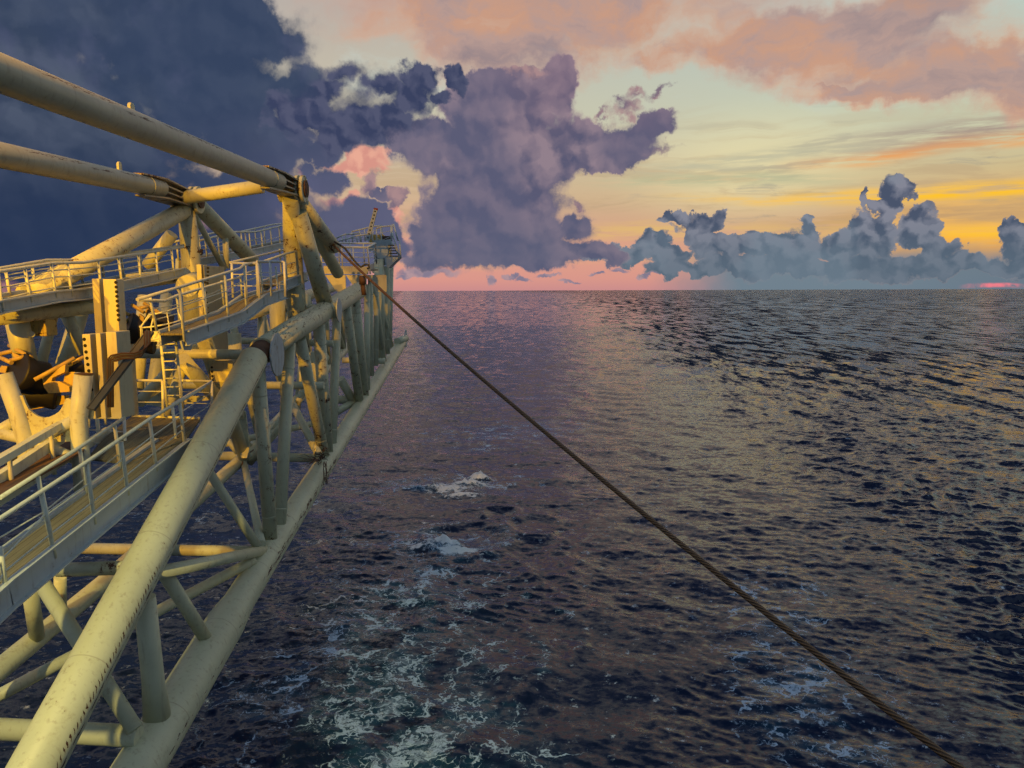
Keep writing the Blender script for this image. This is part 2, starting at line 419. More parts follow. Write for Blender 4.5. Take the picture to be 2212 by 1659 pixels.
    for i in range(K):
        c, s_ = math.cos(th[i]), math.sin(th[i]); k = 2 * math.pi / lam[i]
        ca = np.abs(np.sin(A[sl]) * c + np.cos(A[sl]) * s_)
        cell = dr[sl] * ca + da[sl] * np.sqrt(np.maximum(0, 1 - ca ** 2))
        att = ss(lam[i] / cell, 2.2, 4.5)
        w = np.clip(grp[i % 4][sl], .1, 2) * gust[sl] * att
        red = .86
        a = slope * (1.3 if lam[i] < 1.2 else .62) * lam[i] / (2 * math.pi) * w * (1 - red * calm_n[sl])
        ph = k * (x[sl] * c + y[sl] * s_) + g.uniform(0, 6.28)
        Z[sl] += a * np.cos(ph); sn_ = np.sin(ph) * a * .9
        DX[sl] -= c * sn_; DY[sl] -= s_ * sn_
    Z += z0 + .05 * sn(x, y, 4, 71) * calm * (R < 300)
    co = np.stack([x + DX, y + DY, Z], -1).reshape(-1, 3).astype(np.float32)
    # the sheet behind and beside the camera, coarse
    idx = np.arange(NR * NA).reshape(NR, NA)
    f = np.stack([idx[:-1, :-1], idx[1:, :-1], idx[1:, 1:], idx[:-1, 1:]], -1).reshape(-1, 4)
    a2 = np.radians(np.linspace(52, 308, 60)); rr = r[::25]; rr = np.append(rr, r[-1]) if rr[-1] != r[-1] else rr
    R2, A2 = np.meshgrid(rr, a2, indexing='ij')
    co2 = np.stack([R2 * np.sin(A2), R2 * np.cos(A2), np.full_like(R2, -.03)], -1).reshape(-1, 3).astype(np.float32)
    i2 = np.arange(len(co2)).reshape(R2.shape) + len(co)
    f2 = np.stack([i2[:-1, :-1], i2[1:, :-1], i2[1:, 1:], i2[:-1, 1:]], -1).reshape(-1, 4)
    a3 = np.linspace(0, 2 * np.pi, 65)[:-1]
    co3 = np.stack([(r.min() + .3) * np.sin(a3), (r.min() + .3) * np.cos(a3), np.full(64, -.06)], -1)
    co_all = np.concatenate([co, co2, co3]).astype(np.float32)
    faces = np.concatenate([f, f2])
    me = bpy.data.meshes.new('sea')
    nv, nq = len(co_all), len(faces)
    me.vertices.add(nv); me.vertices.foreach_set('co', co_all.ravel())
    me.loops.add(nq * 4 + 64); me.polygons.add(nq + 1)
    li = np.concatenate([faces.ravel(), np.arange(63, -1, -1) + len(co) + len(co2)])
    me.loops.foreach_set('vertex_index', li.astype(np.int32))
    ls = np.concatenate([np.arange(nq) * 4, [nq * 4]]); me.polygons.foreach_set('loop_start', ls.astype(np.int32))
    me.polygons.foreach_set('use_smooth', np.ones(nq + 1, dtype=bool))
    me.update(); me.validate()
    def attr(name, arr, rest):
        at = me.attributes.new(name, 'FLOAT', 'POINT')
        at.data.foreach_set('value', np.concatenate([arr.ravel(), np.full(nv - arr.size, rest)]).astype(np.float32))
    attr('calm', calm_n, .2); attr('foam', np.clip(foam, 0, 1.4), 0); attr('froth', solid, 0)
    attr('lost', ss(dr, .15, 1.3), .5); attr('band', band, 0); attr('far', ss(dr, 2.0, 14), .5)
    o = bpy.data.objects.new('sea', me); col.objects.link(o); o['kind'] = 'structure'
    o['label'] = 'dark blue choppy sea with a smooth wake and lacy foam'
    # normals must look up
    if me.polygons[0].normal.z < 0: me.flip_normals()
    m = bpy.data.materials.new('sea_water'); m.use_nodes = True
    nt = m.node_tree; nt.nodes.clear(); X.nt = nt
    def at(n):
        k = nt.nodes.new('ShaderNodeAttribute'); k.attribute_name = n; return X(k.outputs['Fac'])
    geo = nt.nodes.new('ShaderNodeNewGeometry'); Pw = X(geo.outputs['Position']); N = X(geo.outputs['Normal'])
    calm_, foam_, froth, lost, far = at('calm'), at('foam'), at('froth'), at('lost'), at('far')
    rough_ = 1.0 - calm_ * .9 + at('band') * .55
    c0 = 1.0 - calm_ * lost * .9
    q = vm('MULTIPLY', Pw, (.62, 1.0, 0))
    h = vm('SUBTRACT', noise(vm('MULTIPLY', Pw, (1.0, .20, 0)), .42, 4, .68, color=True), (.5, .5, .5))
    h2 = vm('SUBTRACT', noise(q, 2.4, 4, .62, .4, color=True), (.5, .5, .5))
    X.dim = '2D'
    sw = vm('SUBTRACT', noise(Pw, .55, 4, .6, 2.0, color=True), (.5, .5, .5))
    X.dim = '3D'
    h3 = vm('SUBTRACT', noise(q, 8.0, 3, .6, color=True), (.5, .5, .5))
    hf = vm('SUBTRACT', noise(vm('MULTIPLY', Pw, (1.0, .16, 0)), .17, 4, .66, color=True), (.5, .5, .5))
    h = vm('ADD', scl(h, 1.0 - far * .6), scl(hf, far * 1.5))
    per = vm('ADD', scl(h, (lost + .12) * (rough_ - .1) * 6.5), scl(h2, rough_ * (1.0 + lost * .7) + .22 * c0))
    per = vm('ADD', per, scl(h3, .26 * c0 + rough_ * .3))
    per = vm('ADD', per, scl(sw, calm_ * (.36 - far * .22)))
    per = vm('ADD', per, scl(comb(0, -.17, 0), lost * (rough_ - .1)))
    per = vm('MULTIPLY', per, (1, 1, 0))
    nn = vm('NORMALIZE', vm('ADD', N, per))
    # lacy foam
    X.dim = '2D'
    wa = vm('SUBTRACT', noise(Pw, .7, 3, .6, color=True), (.5, .5, .5)); wb = vm('SUBTRACT', noise(Pw, 2.6, 4, .65, color=True), (.5, .5, .5))
    wq = vm('ADD', vm('ADD', Pw, scl(wa, 2.6)), scl(wb, .55))
    e1 = voro(wq, .50, 0, .5, 'DISTANCE_TO_EDGE'); e2 = voro(vm('ADD', wq, (9, 4, 0)), 2.1, 0, .5, 'DISTANCE_TO_EDGE')
    thin = noise(wq, 1.1, 4, .65); patch = noise(Pw, .55, 4, .62); grain = noise(wq, 5.5, 4, .65)
    X.dim = '3D'
    dens = mx(foam_ * lstep(patch, .32, .56) * 1.35, froth * .8)
    w1 = lstep(thin, .42, .68) * (.012 + dens * .10) + (grain - .5) * .07
    w2 = lstep(thin, .44, .70) * dens * .12 + (grain - .5) * .08
    lace = mx(sstep(w1 - e1, -.015, .03) * sstep(dens, .05, .35), sstep(w2 - e2, -.015, .03) * sstep(dens, .25, .6))
    full = sstep(thin * .7 + grain * .3 + dens * .22, .84, 1.02) * sstep(dens, .35, .8)
    fr = sstep(froth + (noise(Pw, 2.2, 6, .72) - .5) * 2.6, .22, .60)
    ff = clamp(mx(mx(lace * .8, full * .4) * lstep(grain, .24, .52), fr * .9))
    aer = clamp(sstep(dens, .1, 1.0) * .6 + froth * .5)
    base = mix(aer, (.005, .012, .036), (.018, .070, .115))
    wat = nt.nodes.new('ShaderNodeBsdfPrincipled')
    nt.links.new(base.v, wat.inputs['Base Color']); wat.inputs['Roughness'].default_value = .09
    wat.inputs['IOR'].default_value = 1.333; wat.inputs['Specular Tint'].default_value = (.80, .88, 1.0, 1); nt.links.new(nn.v, wat.inputs['Normal'])
    fo = nt.nodes.new('ShaderNodeBsdfPrincipled')
    fcol = mix(fr, (.46, .62, .80), (.66, .74, .80))
    nt.links.new(fcol.v, fo.inputs['Base Color']); fo.inputs['Roughness'].default_value = .7
    nt.links.new(nn.v, fo.inputs['Normal'])
    ms = nt.nodes.new('ShaderNodeMixShader'); nt.links.new(ff.v, ms.inputs[0])
    nt.links.new(wat.outputs[0], ms.inputs[1]); nt.links.new(fo.outputs[0], ms.inputs[2])
    out = nt.nodes.new('ShaderNodeOutputMaterial'); nt.links.new(ms.outputs[0], out.inputs[0])
    me.materials.append(m)
build_sea()
# ------------------------------------------------------------------ geometry helpers
class G:
    """collects tubes, boxes and plates, then links them as one mesh"""
    def __init__(s): s.v, s.f, s.uv, s.sm = [], [], [], []
    def _face(s, idx, uv=None, smooth=False):
        s.f.append(idx); s.uv.append(uv or [(0, 0)] * len(idx)); s.sm.append(smooth)
    def tube(s, pts, rad, seg=20, caps=True):
        pts = [Vector(p) for p in pts]
        if not isinstance(rad, (list, tuple)): rad = [rad] * len(pts)
        n = len(pts); b = len(s.v); vacc = 0.0; e1 = None; dist = []
        for i, p in enumerate(pts):
            if i == 0: t = pts[1] - p
            elif i == n - 1: t = p - pts[i - 1]
            else: t = (pts[i + 1] - p).normalized() + (p - pts[i - 1]).normalized()
            t = t.normalized()
            if i: vacc += (p - pts[i - 1]).length
            dist.append(vacc)
            if e1 is None:
                ref = Vector((1, 0, 0)) if abs(t.x) < .8 else Vector((0, 0, 1))
                e1 = (ref - t * ref.dot(t)).normalized()
            else: e1 = (e1 - t * e1.dot(t)).normalized()
            e2 = t.cross(e1)
            for j in range(seg):
                a = 2 * math.pi * j / seg
                s.v.append(p + (e1 * math.cos(a) + e2 * math.sin(a)) * rad[i])
        for i in range(n - 1):
            for j in range(seg):
                k = (j + 1) % seg
                u0, u1 = j / seg, (j + 1) / seg
                s._face((b + i * seg + j, b + i * seg + k, b + (i + 1) * seg + k, b + (i + 1) * seg + j),
                        [(u0, dist[i]), (u1, dist[i]), (u1, dist[i + 1]), (u0, dist[i + 1])], True)
        if caps:
            s._face(tuple(b + j for j in reversed(range(seg))))
            s._face(tuple(b + (n - 1) * seg + j for j in range(seg)))
        return s
    def box(s, c, ax, ay, az_, dims):
        b = len(s.v); hx, hy, hz = (d / 2 for d in dims)
        for sx in (-1, 1):
            for sy in (-1, 1):
                for sz in (-1, 1): s.v.append(c + ax * (sx * hx) + ay * (sy * hy) + az_ * (sz * hz))
        for q in ((0, 1, 3, 2), (4, 6, 7, 5), (0, 4, 5, 1), (2, 3, 7, 6), (0, 2, 6, 4), (1, 5, 7, 3)):
            s._face(tuple(b + i for i in q))
        return s
    def beam(s, p0, p1, w, h, up=Vector((0, 0, 1)), drop=0.0):
        """box from p0 to p1; w sideways, h along up; drop shifts it along -up"""
        t = (p1 - p0); L = t.length; t.normalize()
        side = t.cross(up).normalized(); u = side.cross(t).normalized()
        return s.box((p0 + p1) / 2 - u * drop, side, t, u, (w, L, h))
    def plate(s, poly, n, th):
        """flat polygon given thickness th along n"""
        n = n.normalized(); b = len(s.v); k = len(poly)
        for p in poly: s.v.append(Vector(p) + n * th / 2)
        for p in poly: s.v.append(Vector(p) - n * th / 2)
        s._face(tuple(b + i for i in range(k))); s._face(tuple(b + k + i for i in reversed(range(k))))
        for i in range(k):
            j = (i + 1) % k
            s._face((b + j, b + i, b + k + i, b + k + j))
        return s
    def build(s, name, mat, parent=None, label=None, bevel=0.0):
        base = parent_base(parent)
        me = bpy.data.meshes.new(name)
        me.from_pydata([tuple(p - base) for p in s.v], [], s.f)
        uvl = me.uv_layers.new(name='UVMap')
        uvl.data.foreach_set('uv', [c for face in s.uv for q in face for c in q])
        me.polygons.foreach_set('use_smooth', s.sm)
        me.materials.append(mat); me.update()
        bm_fix(me)
        o = bpy.data.objects.new(name, me); col.objects.link(o)
        if parent is not None: o.parent = parent
        if label: o['label'] = label
        if bevel:
            m = o.modifiers.new('edge', 'BEVEL'); m.width = bevel; m.segments = 2; m.limit_method = 'ANGLE'
        return o
def bm_fix(me):
    import bmesh
    bm = bmesh.new(); bm.from_mesh(me); bmesh.ops.recalc_face_normals(bm, faces=bm.faces); bm.to_mesh(me); bm.free()
BASES = {}
def parent_base(o):
    b = Vector((0, 0, 0))
    while o is not None:
        b = b + BASES.get(o.name, Vector((0, 0, 0))); o = o.parent
    return b
def thing(name, label, cat, loc, group=None):
    o = bpy.data.objects.new(name, None); o.empty_display_size = .2; col.objects.link(o)
    o.location = loc; BASES[o.name] = Vector(loc); o['label'] = label; o['category'] = cat
    if group: o['group'] = group
    return o
def tag(o, label, cat, group=None):
    o['label'] = label; o['category'] = cat
    if group: o['group'] = group
    return o

# ------------------------------------------------------------------ materials
def paint(name, c, chips=.0, rough=.42, grime=.38, rust=(.045, .017, .010), hatch=None, scale=1.0):
    m = bpy.data.materials.new(name); m.use_nodes = True
    nt = m.node_tree; nt.nodes.clear(); X.nt = nt
    tc = nt.nodes.new('ShaderNodeTexCoord'); ob = X(tc.outputs['Object']); uv = X(tc.outputs['UV'])
    big = noise(ob, .55 * scale, 5, .6); mid = noise(ob, 3.2 * scale, 6, .65); fin = noise(ob, 17 * scale, 5, .65)
    cc = mix(lstep(big, .3, .72), tuple(v * .86 for v in c), tuple(min(1, v * 1.06) for v in c))
    cc = mix(sstep(mid, .52, .75) * grime, cc, tuple(v * w for v, w in zip(c, (.62, .56, .46))))
    cc = mix(sstep(noise(vm('MULTIPLY', ob, (5, 5, .7)), 2.0, 5, .6), .54, .72) * grime * .85, cc, (.17, .09, .045))
    chip = sstep(mid * .62 + fin * .38 + (big - .5) * .22, .70 - chips * .14, .715 - chips * .14)
    halo = sstep(mid * .62 + fin * .38 + (big - .5) * .22, .62 - chips * .14, .715 - chips * .14)
    if hatch:
        u, v, _ = sep(uv)
        for (u0, hw, v0, v1, per, thr, gate) in hatch:
            ph = noise(vm('MULTIPLY', uv, (30, 6.5, 1)), 1.0, 4, .6)
            st = X._m('SINE', v * (2 * math.pi / per) + u * 90 + ph * 9.0)
            du = fabs(u - u0 + (noise(vm('MULTIPLY', uv, (0, 1.3, 0)), 1.0, 2) - .5) * hw * .9) / hw
            zone = sstep(noise(vm('MULTIPLY', uv, (22, 1.1, 1)), 1.0, 3, .6), gate, gate + .14) * sstep(du, 1.0, .55) * sstep(v, v0, v0 + .6) * sstep(v, v1, v1 - .6)
            if gate > 0:
                sk = noise(comb(u * 46 + v * 1.6, v * 2.2 - u * 6, gate), 1.7 * min(1.2, (.38 / per) ** .55), 6, .7)
                hit = sstep(sk - du * .10, thr, thr + .03) * zone
            else: hit = sstep(st * .5 + ph * .9 - du * .35, thr, thr + .12) * zone
            chip = mx(chip, hit); halo = mx(halo, hit)
    if hatch:
        seam = sstep(fabs(X._m('FRACT', v * .31 + .2) - .5), .006, .001)
        cc = mix(seam * .4, cc, (.20, .15, .09))
    cc = mix(halo * .35, cc, (.20, .10, .05))
    cc = mix(chip, cc, mix(fin, rust, (.10, .035, .016)))
    b = nt.nodes.new('ShaderNodeBsdfPrincipled'); nt.links.new(cc.v, b.inputs['Base Color'])
    rr = chip * .4 + mid * .25 + (rough - .1); nt.links.new(rr.v, b.inputs['Roughness'])
    bu = nt.nodes.new('ShaderNodeBump'); bu.inputs['Strength'].default_value = .25; bu.inputs['Distance'].default_value = .012
    hh = mid * .3 + fin * .2 - chip * .6; nt.links.new(hh.v, bu.inputs['Height']); nt.links.new(bu.outputs[0], b.inputs['Normal'])
    o = nt.nodes.new('ShaderNodeOutputMaterial'); nt.links.new(b.outputs[0], o.inputs[0])
    return m
CREAM = (.56, .57, .39)
M_paint = paint('cream_marine_paint', CREAM, .26)
M_worn = paint('worn_cream_paint', CREAM, .8, grime=.5)
M_chord = paint('scored_cream_paint', CREAM, .30, hatch=[(.962, .026, 0, 10.2, .12, .60, -.2), (.014, .013, 2, 22, .4, .47, .3)])
M_chip = paint('chipped_cream_paint', CREAM, .55, grime=.4, hatch=[(.80, .10, .3, 9, .36, .525, .36), (.93, .06, 0, 16, .5, .535, .40)])
M_low = paint('scraped_cream_paint', CREAM, .20, hatch=[(.985, .04, 1.0, 44, 1.1, .52, .44), (.97, .06, 13, 24, .9, .50, .38)])
M_tie = paint('weathered_cream_paint', (.46, .46, .35), .12, hatch=[(.885, .035, 14.2, 18.4, .32, .47, .3), (.89, .04, 9.4, 12.6, .4, .48, .34), (.93, .03, 12.4, 14, .6, .49, .3)])
M_rail = paint('pale_rail_paint', (.60, .63, .52), .25, grime=.5, scale=2.0)
M_pale = paint('pale_platform_paint', (.66, .69, .66), .2, grime=.4)
M_blue = paint('grey_blue_deck_paint', (.44, .50, .51), .30, grime=.4)
M_rust = paint('rusty_steel', (.11, .055, .03), .7, rough=.75, rust=(.03, .012, .008))
M_box = paint('yellow_cream_plate_paint', (.50, .47, .33), .14)
M_yel = paint('yellow_guard_paint', (.62, .42, .10), .45, grime=.5)
def plain(name, c, rough=.6, metal=0.0, sc=8.0, var=.35):
    m = bpy.data.materials.new(name); m.use_nodes = True; nt = m.node_tree; X.nt = nt
    b = nt.nodes['Principled BSDF']; tc = nt.nodes.new('ShaderNodeTexCoord')
    n = noise(X(tc.outputs['Object']), sc, 5, .6)
    cc = mix(n, tuple(v * (1 - var) for v in c), tuple(v * (1 + var) for v in c))
    nt.links.new(cc.v, b.inputs['Base Color']); b.inputs['Roughness'].default_value = rough; b.inputs['Metallic'].default_value = metal
    return m
M_dark = plain('black_roller_rubber', (.012, .010, .009), .55)
M_fork = paint('rust_stained_cream_paint', (.34, .30, .22), .8, grime=1.0)
M_hole = plain('dark_bolt_hole', (.006, .006, .007), .9)
M_steel = plain('greased_steel', (.10, .095, .08), .5)
M_hose = plain('black_hose_rubber', (.012, .012, .012), .5)
M_red = plain('faded_red_paint', (.35, .05, .03), .6)
M_tray = plain('grimy_grey_steel', (.075, .07, .058), .7, sc=3, var=.45)
def deck_mat():
    m = bpy.data.materials.new('worn_plank_deck'); m.use_nodes = True; nt = m.node_tree; X.nt = nt
    b = nt.nodes['Principled BSDF']; tc = nt.nodes.new('ShaderNodeTexCoord'); ob = X(tc.outputs['Object'])
    st = noise(vm('MULTIPLY', ob, (16, .7, .7)), 1.0, 5, .65); n = noise(ob, 1.4, 5, .6)
    cc = mix(lstep(st, .3, .7), (.10, .092, .066), (.21, .19, .135)); cc = mix(sstep(n, .45, .7) * .6, cc, (.13, .125, .09))
    x = sep(ob)[0]; gap = sstep(fabs(X._m('FRACT', x * 7.0) - .5), .44, .49)
    cc = mix(gap, cc, (.012, .009, .007)); nt.links.new(cc.v, b.inputs['Base Color']); b.inputs['Roughness'].default_value = .85
    return m
M_deck = deck_mat()
def rope_mat():
    m = bpy.data.materials.new('rusty_wire_rope'); m.use_nodes = True; nt = m.node_tree; X.nt = nt
    b = nt.nodes['Principled BSDF']; tc = nt.nodes.new('ShaderNodeTexCoord'); uv = X(tc.outputs['UV'])
    u, v, _ = sep(uv)
    lay = X._m('SINE', (u * 6.0 + v * 7.5) * (2 * math.pi)) * .5 + .5
    n = noise(uv, 14, 5, .6)
    cc = mix(lay, (.05, .028, .014), (.24, .13, .055)); cc = mix(sstep(n, .5, .7) * .5, cc, (.10, .05, .03))
    nt.links.new(cc.v, b.inputs['Base Color']); b.inputs['Roughness'].default_value = .6
    bu = nt.nodes.new('ShaderNodeBump'); bu.inputs['Distance'].default_value = .02; nt.links.new(lay.v, bu.inputs['Height']); nt.links.new(bu.outputs[0], b.inputs['Normal'])
    return m
M_rope = rope_mat()

# ------------------------------------------------------------------ stinger truss
XR, XL = -9.5, -13.8
R = lambda p, x=XR: PX(p, x)
hinge = R((553, 766)); tip_low = R((866, 742))
def ext(a, b, m): return b + (b - a).normalized() * m
st = thing('stinger_truss', 'long cream painted tubular steel truss frame reaching out over the sea astern', 'truss frame', R((590, 1180)))
lo_near = ext(hinge, R((76, 1659)), 5.5)
n_ = (hinge - lo_near).normalized()
chord = G().tube([lo_near, lo_near + (hinge - lo_near) * .5, hinge - n_ * .25], .5 * S, 40).build('top_chord', M_chord, st, 'near top chord with a row of hatched scores')
up_a, up_b = R((637.5, 710)), R((776, 627))
ua = (up_b - up_a).normalized()
hb = hinge + ua * .75 * S
chord2 = G().tube([hb, up_a, up_b], .5 * S, 40).build('top_chord', M_chip, st, 'far top chord with many dark scrape marks')
G().tube([hinge - n_ * .3, hinge + ua * .8 * S], .43 * S, 28).build('hinge_sleeve', M_rust, st)
def side_disc(p, x, r, parent, name='end_plate', mat=None, stub=None, tubed=.3):
    c = PX(p, x); g = G()
    g.tube([c, c + Vector((.05, 0, 0))], r * S, 36)
    o = g.build(name, mat or M_blue, parent)
    if stub: G().tube([c - Vector((stub * S, 0, 0)), c], tubed * S, 24).build('stub_tube', M_paint, parent)
    return o
side_disc((597, 766), -8.98, .82, chord2, 'end_plate', paint('rust_stained_plate_paint', (.44, .50, .52), .45, grime=.9))
side_disc((731, 670), -8.85, .60, chord2, stub=.5, tubed=.42)
# bottom chord
bc0, bc_t = R((300, 1659)), R((486, 1348))
bc_n = ext(bc_t, bc0, 6)
bd = (tip_low - bc_t).normalized()
bchord = G().tube([bc_n, bc0, bc_t, bc_t + bd * 1.1, R((590, 1180)), R((712, 985)), tip_low],
                  [.60 * S, .62 * S, .64 * S, .53 * S, .53 * S, .50 * S, .46 * S], 40).build('bottom_chord', M_low, st)
side_disc((876, 731), -9.2, .78, bchord, stub=.0)
G().tube([R((858, 738)), PX((876, 731), -9.2)], .3 * S).build('stub_tube', M_paint, bchord)
# braces of the right-hand face: (top, bottom, radius)
face = [((556.7, 790), (585, 1172), .265), ((625.8, 742), (603, 1160), .25), ((646.9, 730), (700, 983), .28), ((688.5, 695), (707, 978), .30),
        ((727.7, 690), (717, 975), .235), ((746, 650), (776, 862), .27), ((766, 635), (787, 858), .32), ((793, 615), (793, 852), .2),
        ((806, 606), (828, 780), .24), ((822, 560), (825, 775), .24), ((835, 575), (837, 765), .2), ((800, 600), (803, 812), .17), ((814, 566), (812, 790), .18), ((846, 556), (842, 752), .17), ((825, 668), (847, 746), .16)]
for a, b, r in face:
    g = G().tube([R(a), R(b)], r * S, 24); u_ = (R(b) - R(a)).normalized()
    for q_, sg in ((R(a), 1), (R(b), -1)):
        w_ = q_ + u_ * sg * .95; g.tube([w_ - u_ * .018, w_ + u_ * .018], r * S * 1.03, 24, False)
    g.build('brace', M_worn if r > .25 else M_paint, st)
a, b = R((312, 1290)), R((339, 1548)); G().tube([a, a + (b - a) * .7, b], [.27 * S, .28 * S, .35 * S], 28).build('brace', M_paint, st)
def tb(a, b, r, name='brace', mat=None, seg=20, parent=None, label=None):
    return G().tube([a, b], r * S, seg).build(name, mat or M_paint, parent or st, label)
# diagonals near the lower right chord
tb(R((306, 1245)), R((592, 1184)), .19)
tb(PX((352, 1232), -9.8), R((446, 1382)), .2)
eA, eB = R((548, 1210)), PX((0, 1501), -14.5)
tb(ext(eA, eB, 4), eA, .185)
tb(PX((80, 1243), -12.4), R((292, 1576)), .2)
tb(PX((63, 1262), -13.0), PX((80, 1375), -13.6), .2)
tb(PX((130, 1245), -13.2), PX((131, 1320), -13.6), .17)
tb(PX((525, 992), XL), R((565, 1176)), .165)
tb(PX((448, 1014), -11.0), R((556, 1180)), .165)
tb(PX((430, 700), -11.7), PX((527, 985), -13.2), .30)
tb(PX((484, 895), -14.5), PX((541, 968), XL), .18)
tb(PX((486, 943), -14.5), PX((513, 978), XL), .14)
tb(PX((633, 875), -11.7), R((689, 983)), .2)
tb(PX((470, 962), -15.0), PX((690, 912), -10.6), .17)
tb(PX((540, 1000), -13.4), PX((625, 900), -11.0), .17)
tb(PX((590, 930), -13.0), PX((640, 858), -12.4), .15)
# cross tubes
def cross(x0, x1, y0, y1, D, r, mat=None):
    return tb(PD((x0, y0), D), PD((x1, y1), D), r, 'cross_tube', mat)
cross(-60, 300, 1572, 1590, 19.6, .27)
cross(100, 575, 1183, 1192, 30.8, .22)
cross(125, 306, 1231, 1225, 19.8, .18, M_worn)
cross(445, 706, 984, 990, 39.4, .23)
cross(250, 556, 763, 766, 29.4, .19)
cross(235, 700, 831, 833, 37.5, .19)
cross(480, 720, 735, 742, 41, .18)
cross(590, 712, 664, 667, 39.8, .21)
cross(700, 768, 862, 864, 48, .27)
cross(740, 832, 778, 780, 56, .22)
tb(PD((735, 818), 47), PD((763, 866), 48), .27); tb(PD((722, 893), 46.5), PD((764, 868), 48), .22)
tb(PD((640, 870), 44), PD((705, 770), 47), .22)
tb(PD((672, 760), 44), PD((700, 900), 45), .2)
tb(PD((655, 760), 46), PD((640, 900), 46), .2)
# lower far-side chord
lc = [PX((0, 1445), XL), PX((230, 1254), XL), PX((525, 989), XL)]
lc_end = tip_low + Vector(((XL - XR) * S, 0, 0))
G().tube([ext(lc[1], lc[0], 4)] + lc + [lc_end], [.29 * S, .29 * S, .29 * S, .30 * S, .34 * S], 28).build('bottom_chord', M_paint, st)
# far-side upper chord and web
hl = PD((500, 690), 40); l_end = PD((735, 615), 60)
G().tube([hl, l_end], .36 * S, 24).build('top_chord', M_paint, st)
for i in range(5):
    t0 = hl + (l_end - hl) * (i / 5); t1 = hl + (l_end - hl) * ((i + 1) / 5)
    q = lc[2] + (lc_end - lc[2]) * ((i + .5) / 5)
    tb(t0, q, .2); tb(t1, q, .2)
# far-side braces at the picture's left edge
XB = -15.2
tb(PX((36, 690), XB), PX((60, 800), XB), .33); tb(PX((117, 672), XB), PX((86, 800), XB), .16)
tb(PX((172, 676), XB), PX((136, 800), XB), .28); tb(PX((136, 664), -14.6), PX((184, 764), -14.0), .2, mat=M_worn)
tb(PX((-40, 690), XB), PX((210, 661), -14.0), .24, 'cross_tube', M_worn)
tb(PX((312, 640), -17.5), PX((296, 840), -17.5), .3); tb(PX((360, 640), -17.5), PX((330, 850), -16.5), .3)
tb(PX((372, 830), -13.6), PX((420, 740), -12.6), .22); tb(PX((392, 775), -12.4), PX((470, 860), -11.8), .28)
tb(PX((355, 900), -13.2), PX((400, 780), -12.6), .2); tb(PX((300, 870), -14.5), PX((366, 800), -14.0), .22)
tb(PX((270, 610), -14.5), PX((400, 594), -14.2), .3, 'cross_tube', M_worn)
tb(PX((404, 618), -12.8), PX((425, 607), -13.9), .42, 'cross_tube')
gp = G().plate([PD(z3(*p), 31) for p in ((1300, 1630), (1480, 1530), (1570, 1560), (1500, 1665))], FWD, .08)
gp.build('gusset_plate', M_worn, st)
gp = G().plate([PD(z3(*p), 31.5) for p in ((1540, 1560), (1905, 1560), (1930, 1600), (1800, 1615), (1700, 1640), (1540, 1640))], FWD, .08)
gp.build('gusset_plate', M_worn, st)
gp = G().plate([PD(z6(*p), 37) for p in ((830, 90), (890, 120), (930, 500), (905, 600), (850, 600), (700, 200))], FWD, .1)
gp.build('gusset_plate', M_worn, st)
# columns carrying the walkways
for (a, b, x, r) in (((505, 720), (512, 905), -13.0, .33), ((470, 730), (480, 905), -12.6, .2), ((598, 625), (604, 800), -12.0, .4), ((660, 640), (652, 740), -11.0, .3)):
    tb(PX(a, x), PX(b, x), r)
# tie between the head lugs belongs to the frame of the two pylons
# ------------------------------------------------------------------ pylons and suspension arms
def pylon(label, head, X0, col_pts, rad, others, inset=0.0):
    t = thing('suspension_pylon', label, 'pylon', PX(col_pts[-1], X0), 'pylons holding up the two suspension tubes')
    h = PX(head, X0)
    G().tube([PX(p, X0 if i == 0 else X0 - inset) for i, p in enumerate(col_pts)], [r * S for r in rad], 28).build('column', M_worn, t)
    for (a, b, xa, xb, r, m) in others:
        G().tube([PX(a, xa), PX(b, xb)], r * S, 26).build('brace', m, t)
    # pin housing: a stack of round lug plates on a cross pin
    hd = G()
    for dx in (-.5, -.25, .25, .5):
        c = h + Vector((dx * S, 0, 0)); hd.tube([c - Vector((.06, 0, 0)), c + Vector((.06, 0, 0))], .60 * S, 32)
    hd.build('lug_plate', M_worn, t)
    pin = G().tube([h - Vector((.7 * S, 0, 0)), h + Vector((.68 * S, 0, 0))], .24 * S, 20)
    pin.tube([h + Vector((.6 * S, 0, 0)), h + Vector((.65 * S, 0, 0))], .38 * S, 28)
    pin.build('pivot_pin', M_rust, t)
    return t, h
pyl1, h1 = pylon('cream pylon beside the right-hand truss face with the bright orange lit brace', (632, 408), -9.9,
      [(628, 424), (630, 500), (638, 640), (650, 760)], [.36, .42, .48, .48],
      [((645, 462), (707, 672), -9.9, -9.5, .40, M_worn), ((664, 474), (730, 590), -10.2, -10.3, .34, M_paint), ((640, 425), (722, 534), -9.9, -9.7, .36, M_worn)], inset=.75)
pyl2, h2 = pylon('cream pylon farther left with a rope tied round its column', (405, 432), -14.7,
      [(402, 445), (407, 494), (416, 607), (424, 760)], [.36, .40, .44, .48],
      [((418, 434), (545, 562), -14.7, -14.2, .38, M_worn), ((418, 462), (484, 580), -14.7, -14.4, .14, M_paint),
       ((395, 455), (60, 638), -14.7, -14.7, .37, M_worn), ((372, 505), (318, 575), -15.2, -16.5, .28, M_paint), ((486, 500), (490, 580), -14.4, -14.4, .15, M_paint)])
G().tube([h2 + Vector((.2, -.9 * S, .0)), h1 + Vector((-.9, -.9 * S, 0))], .30 * S, 28).build('spreader_tube', paint('stained_spreader_paint', CREAM, .35), pyl2, 'spreader tube across to the other pylon head')
rp = G()
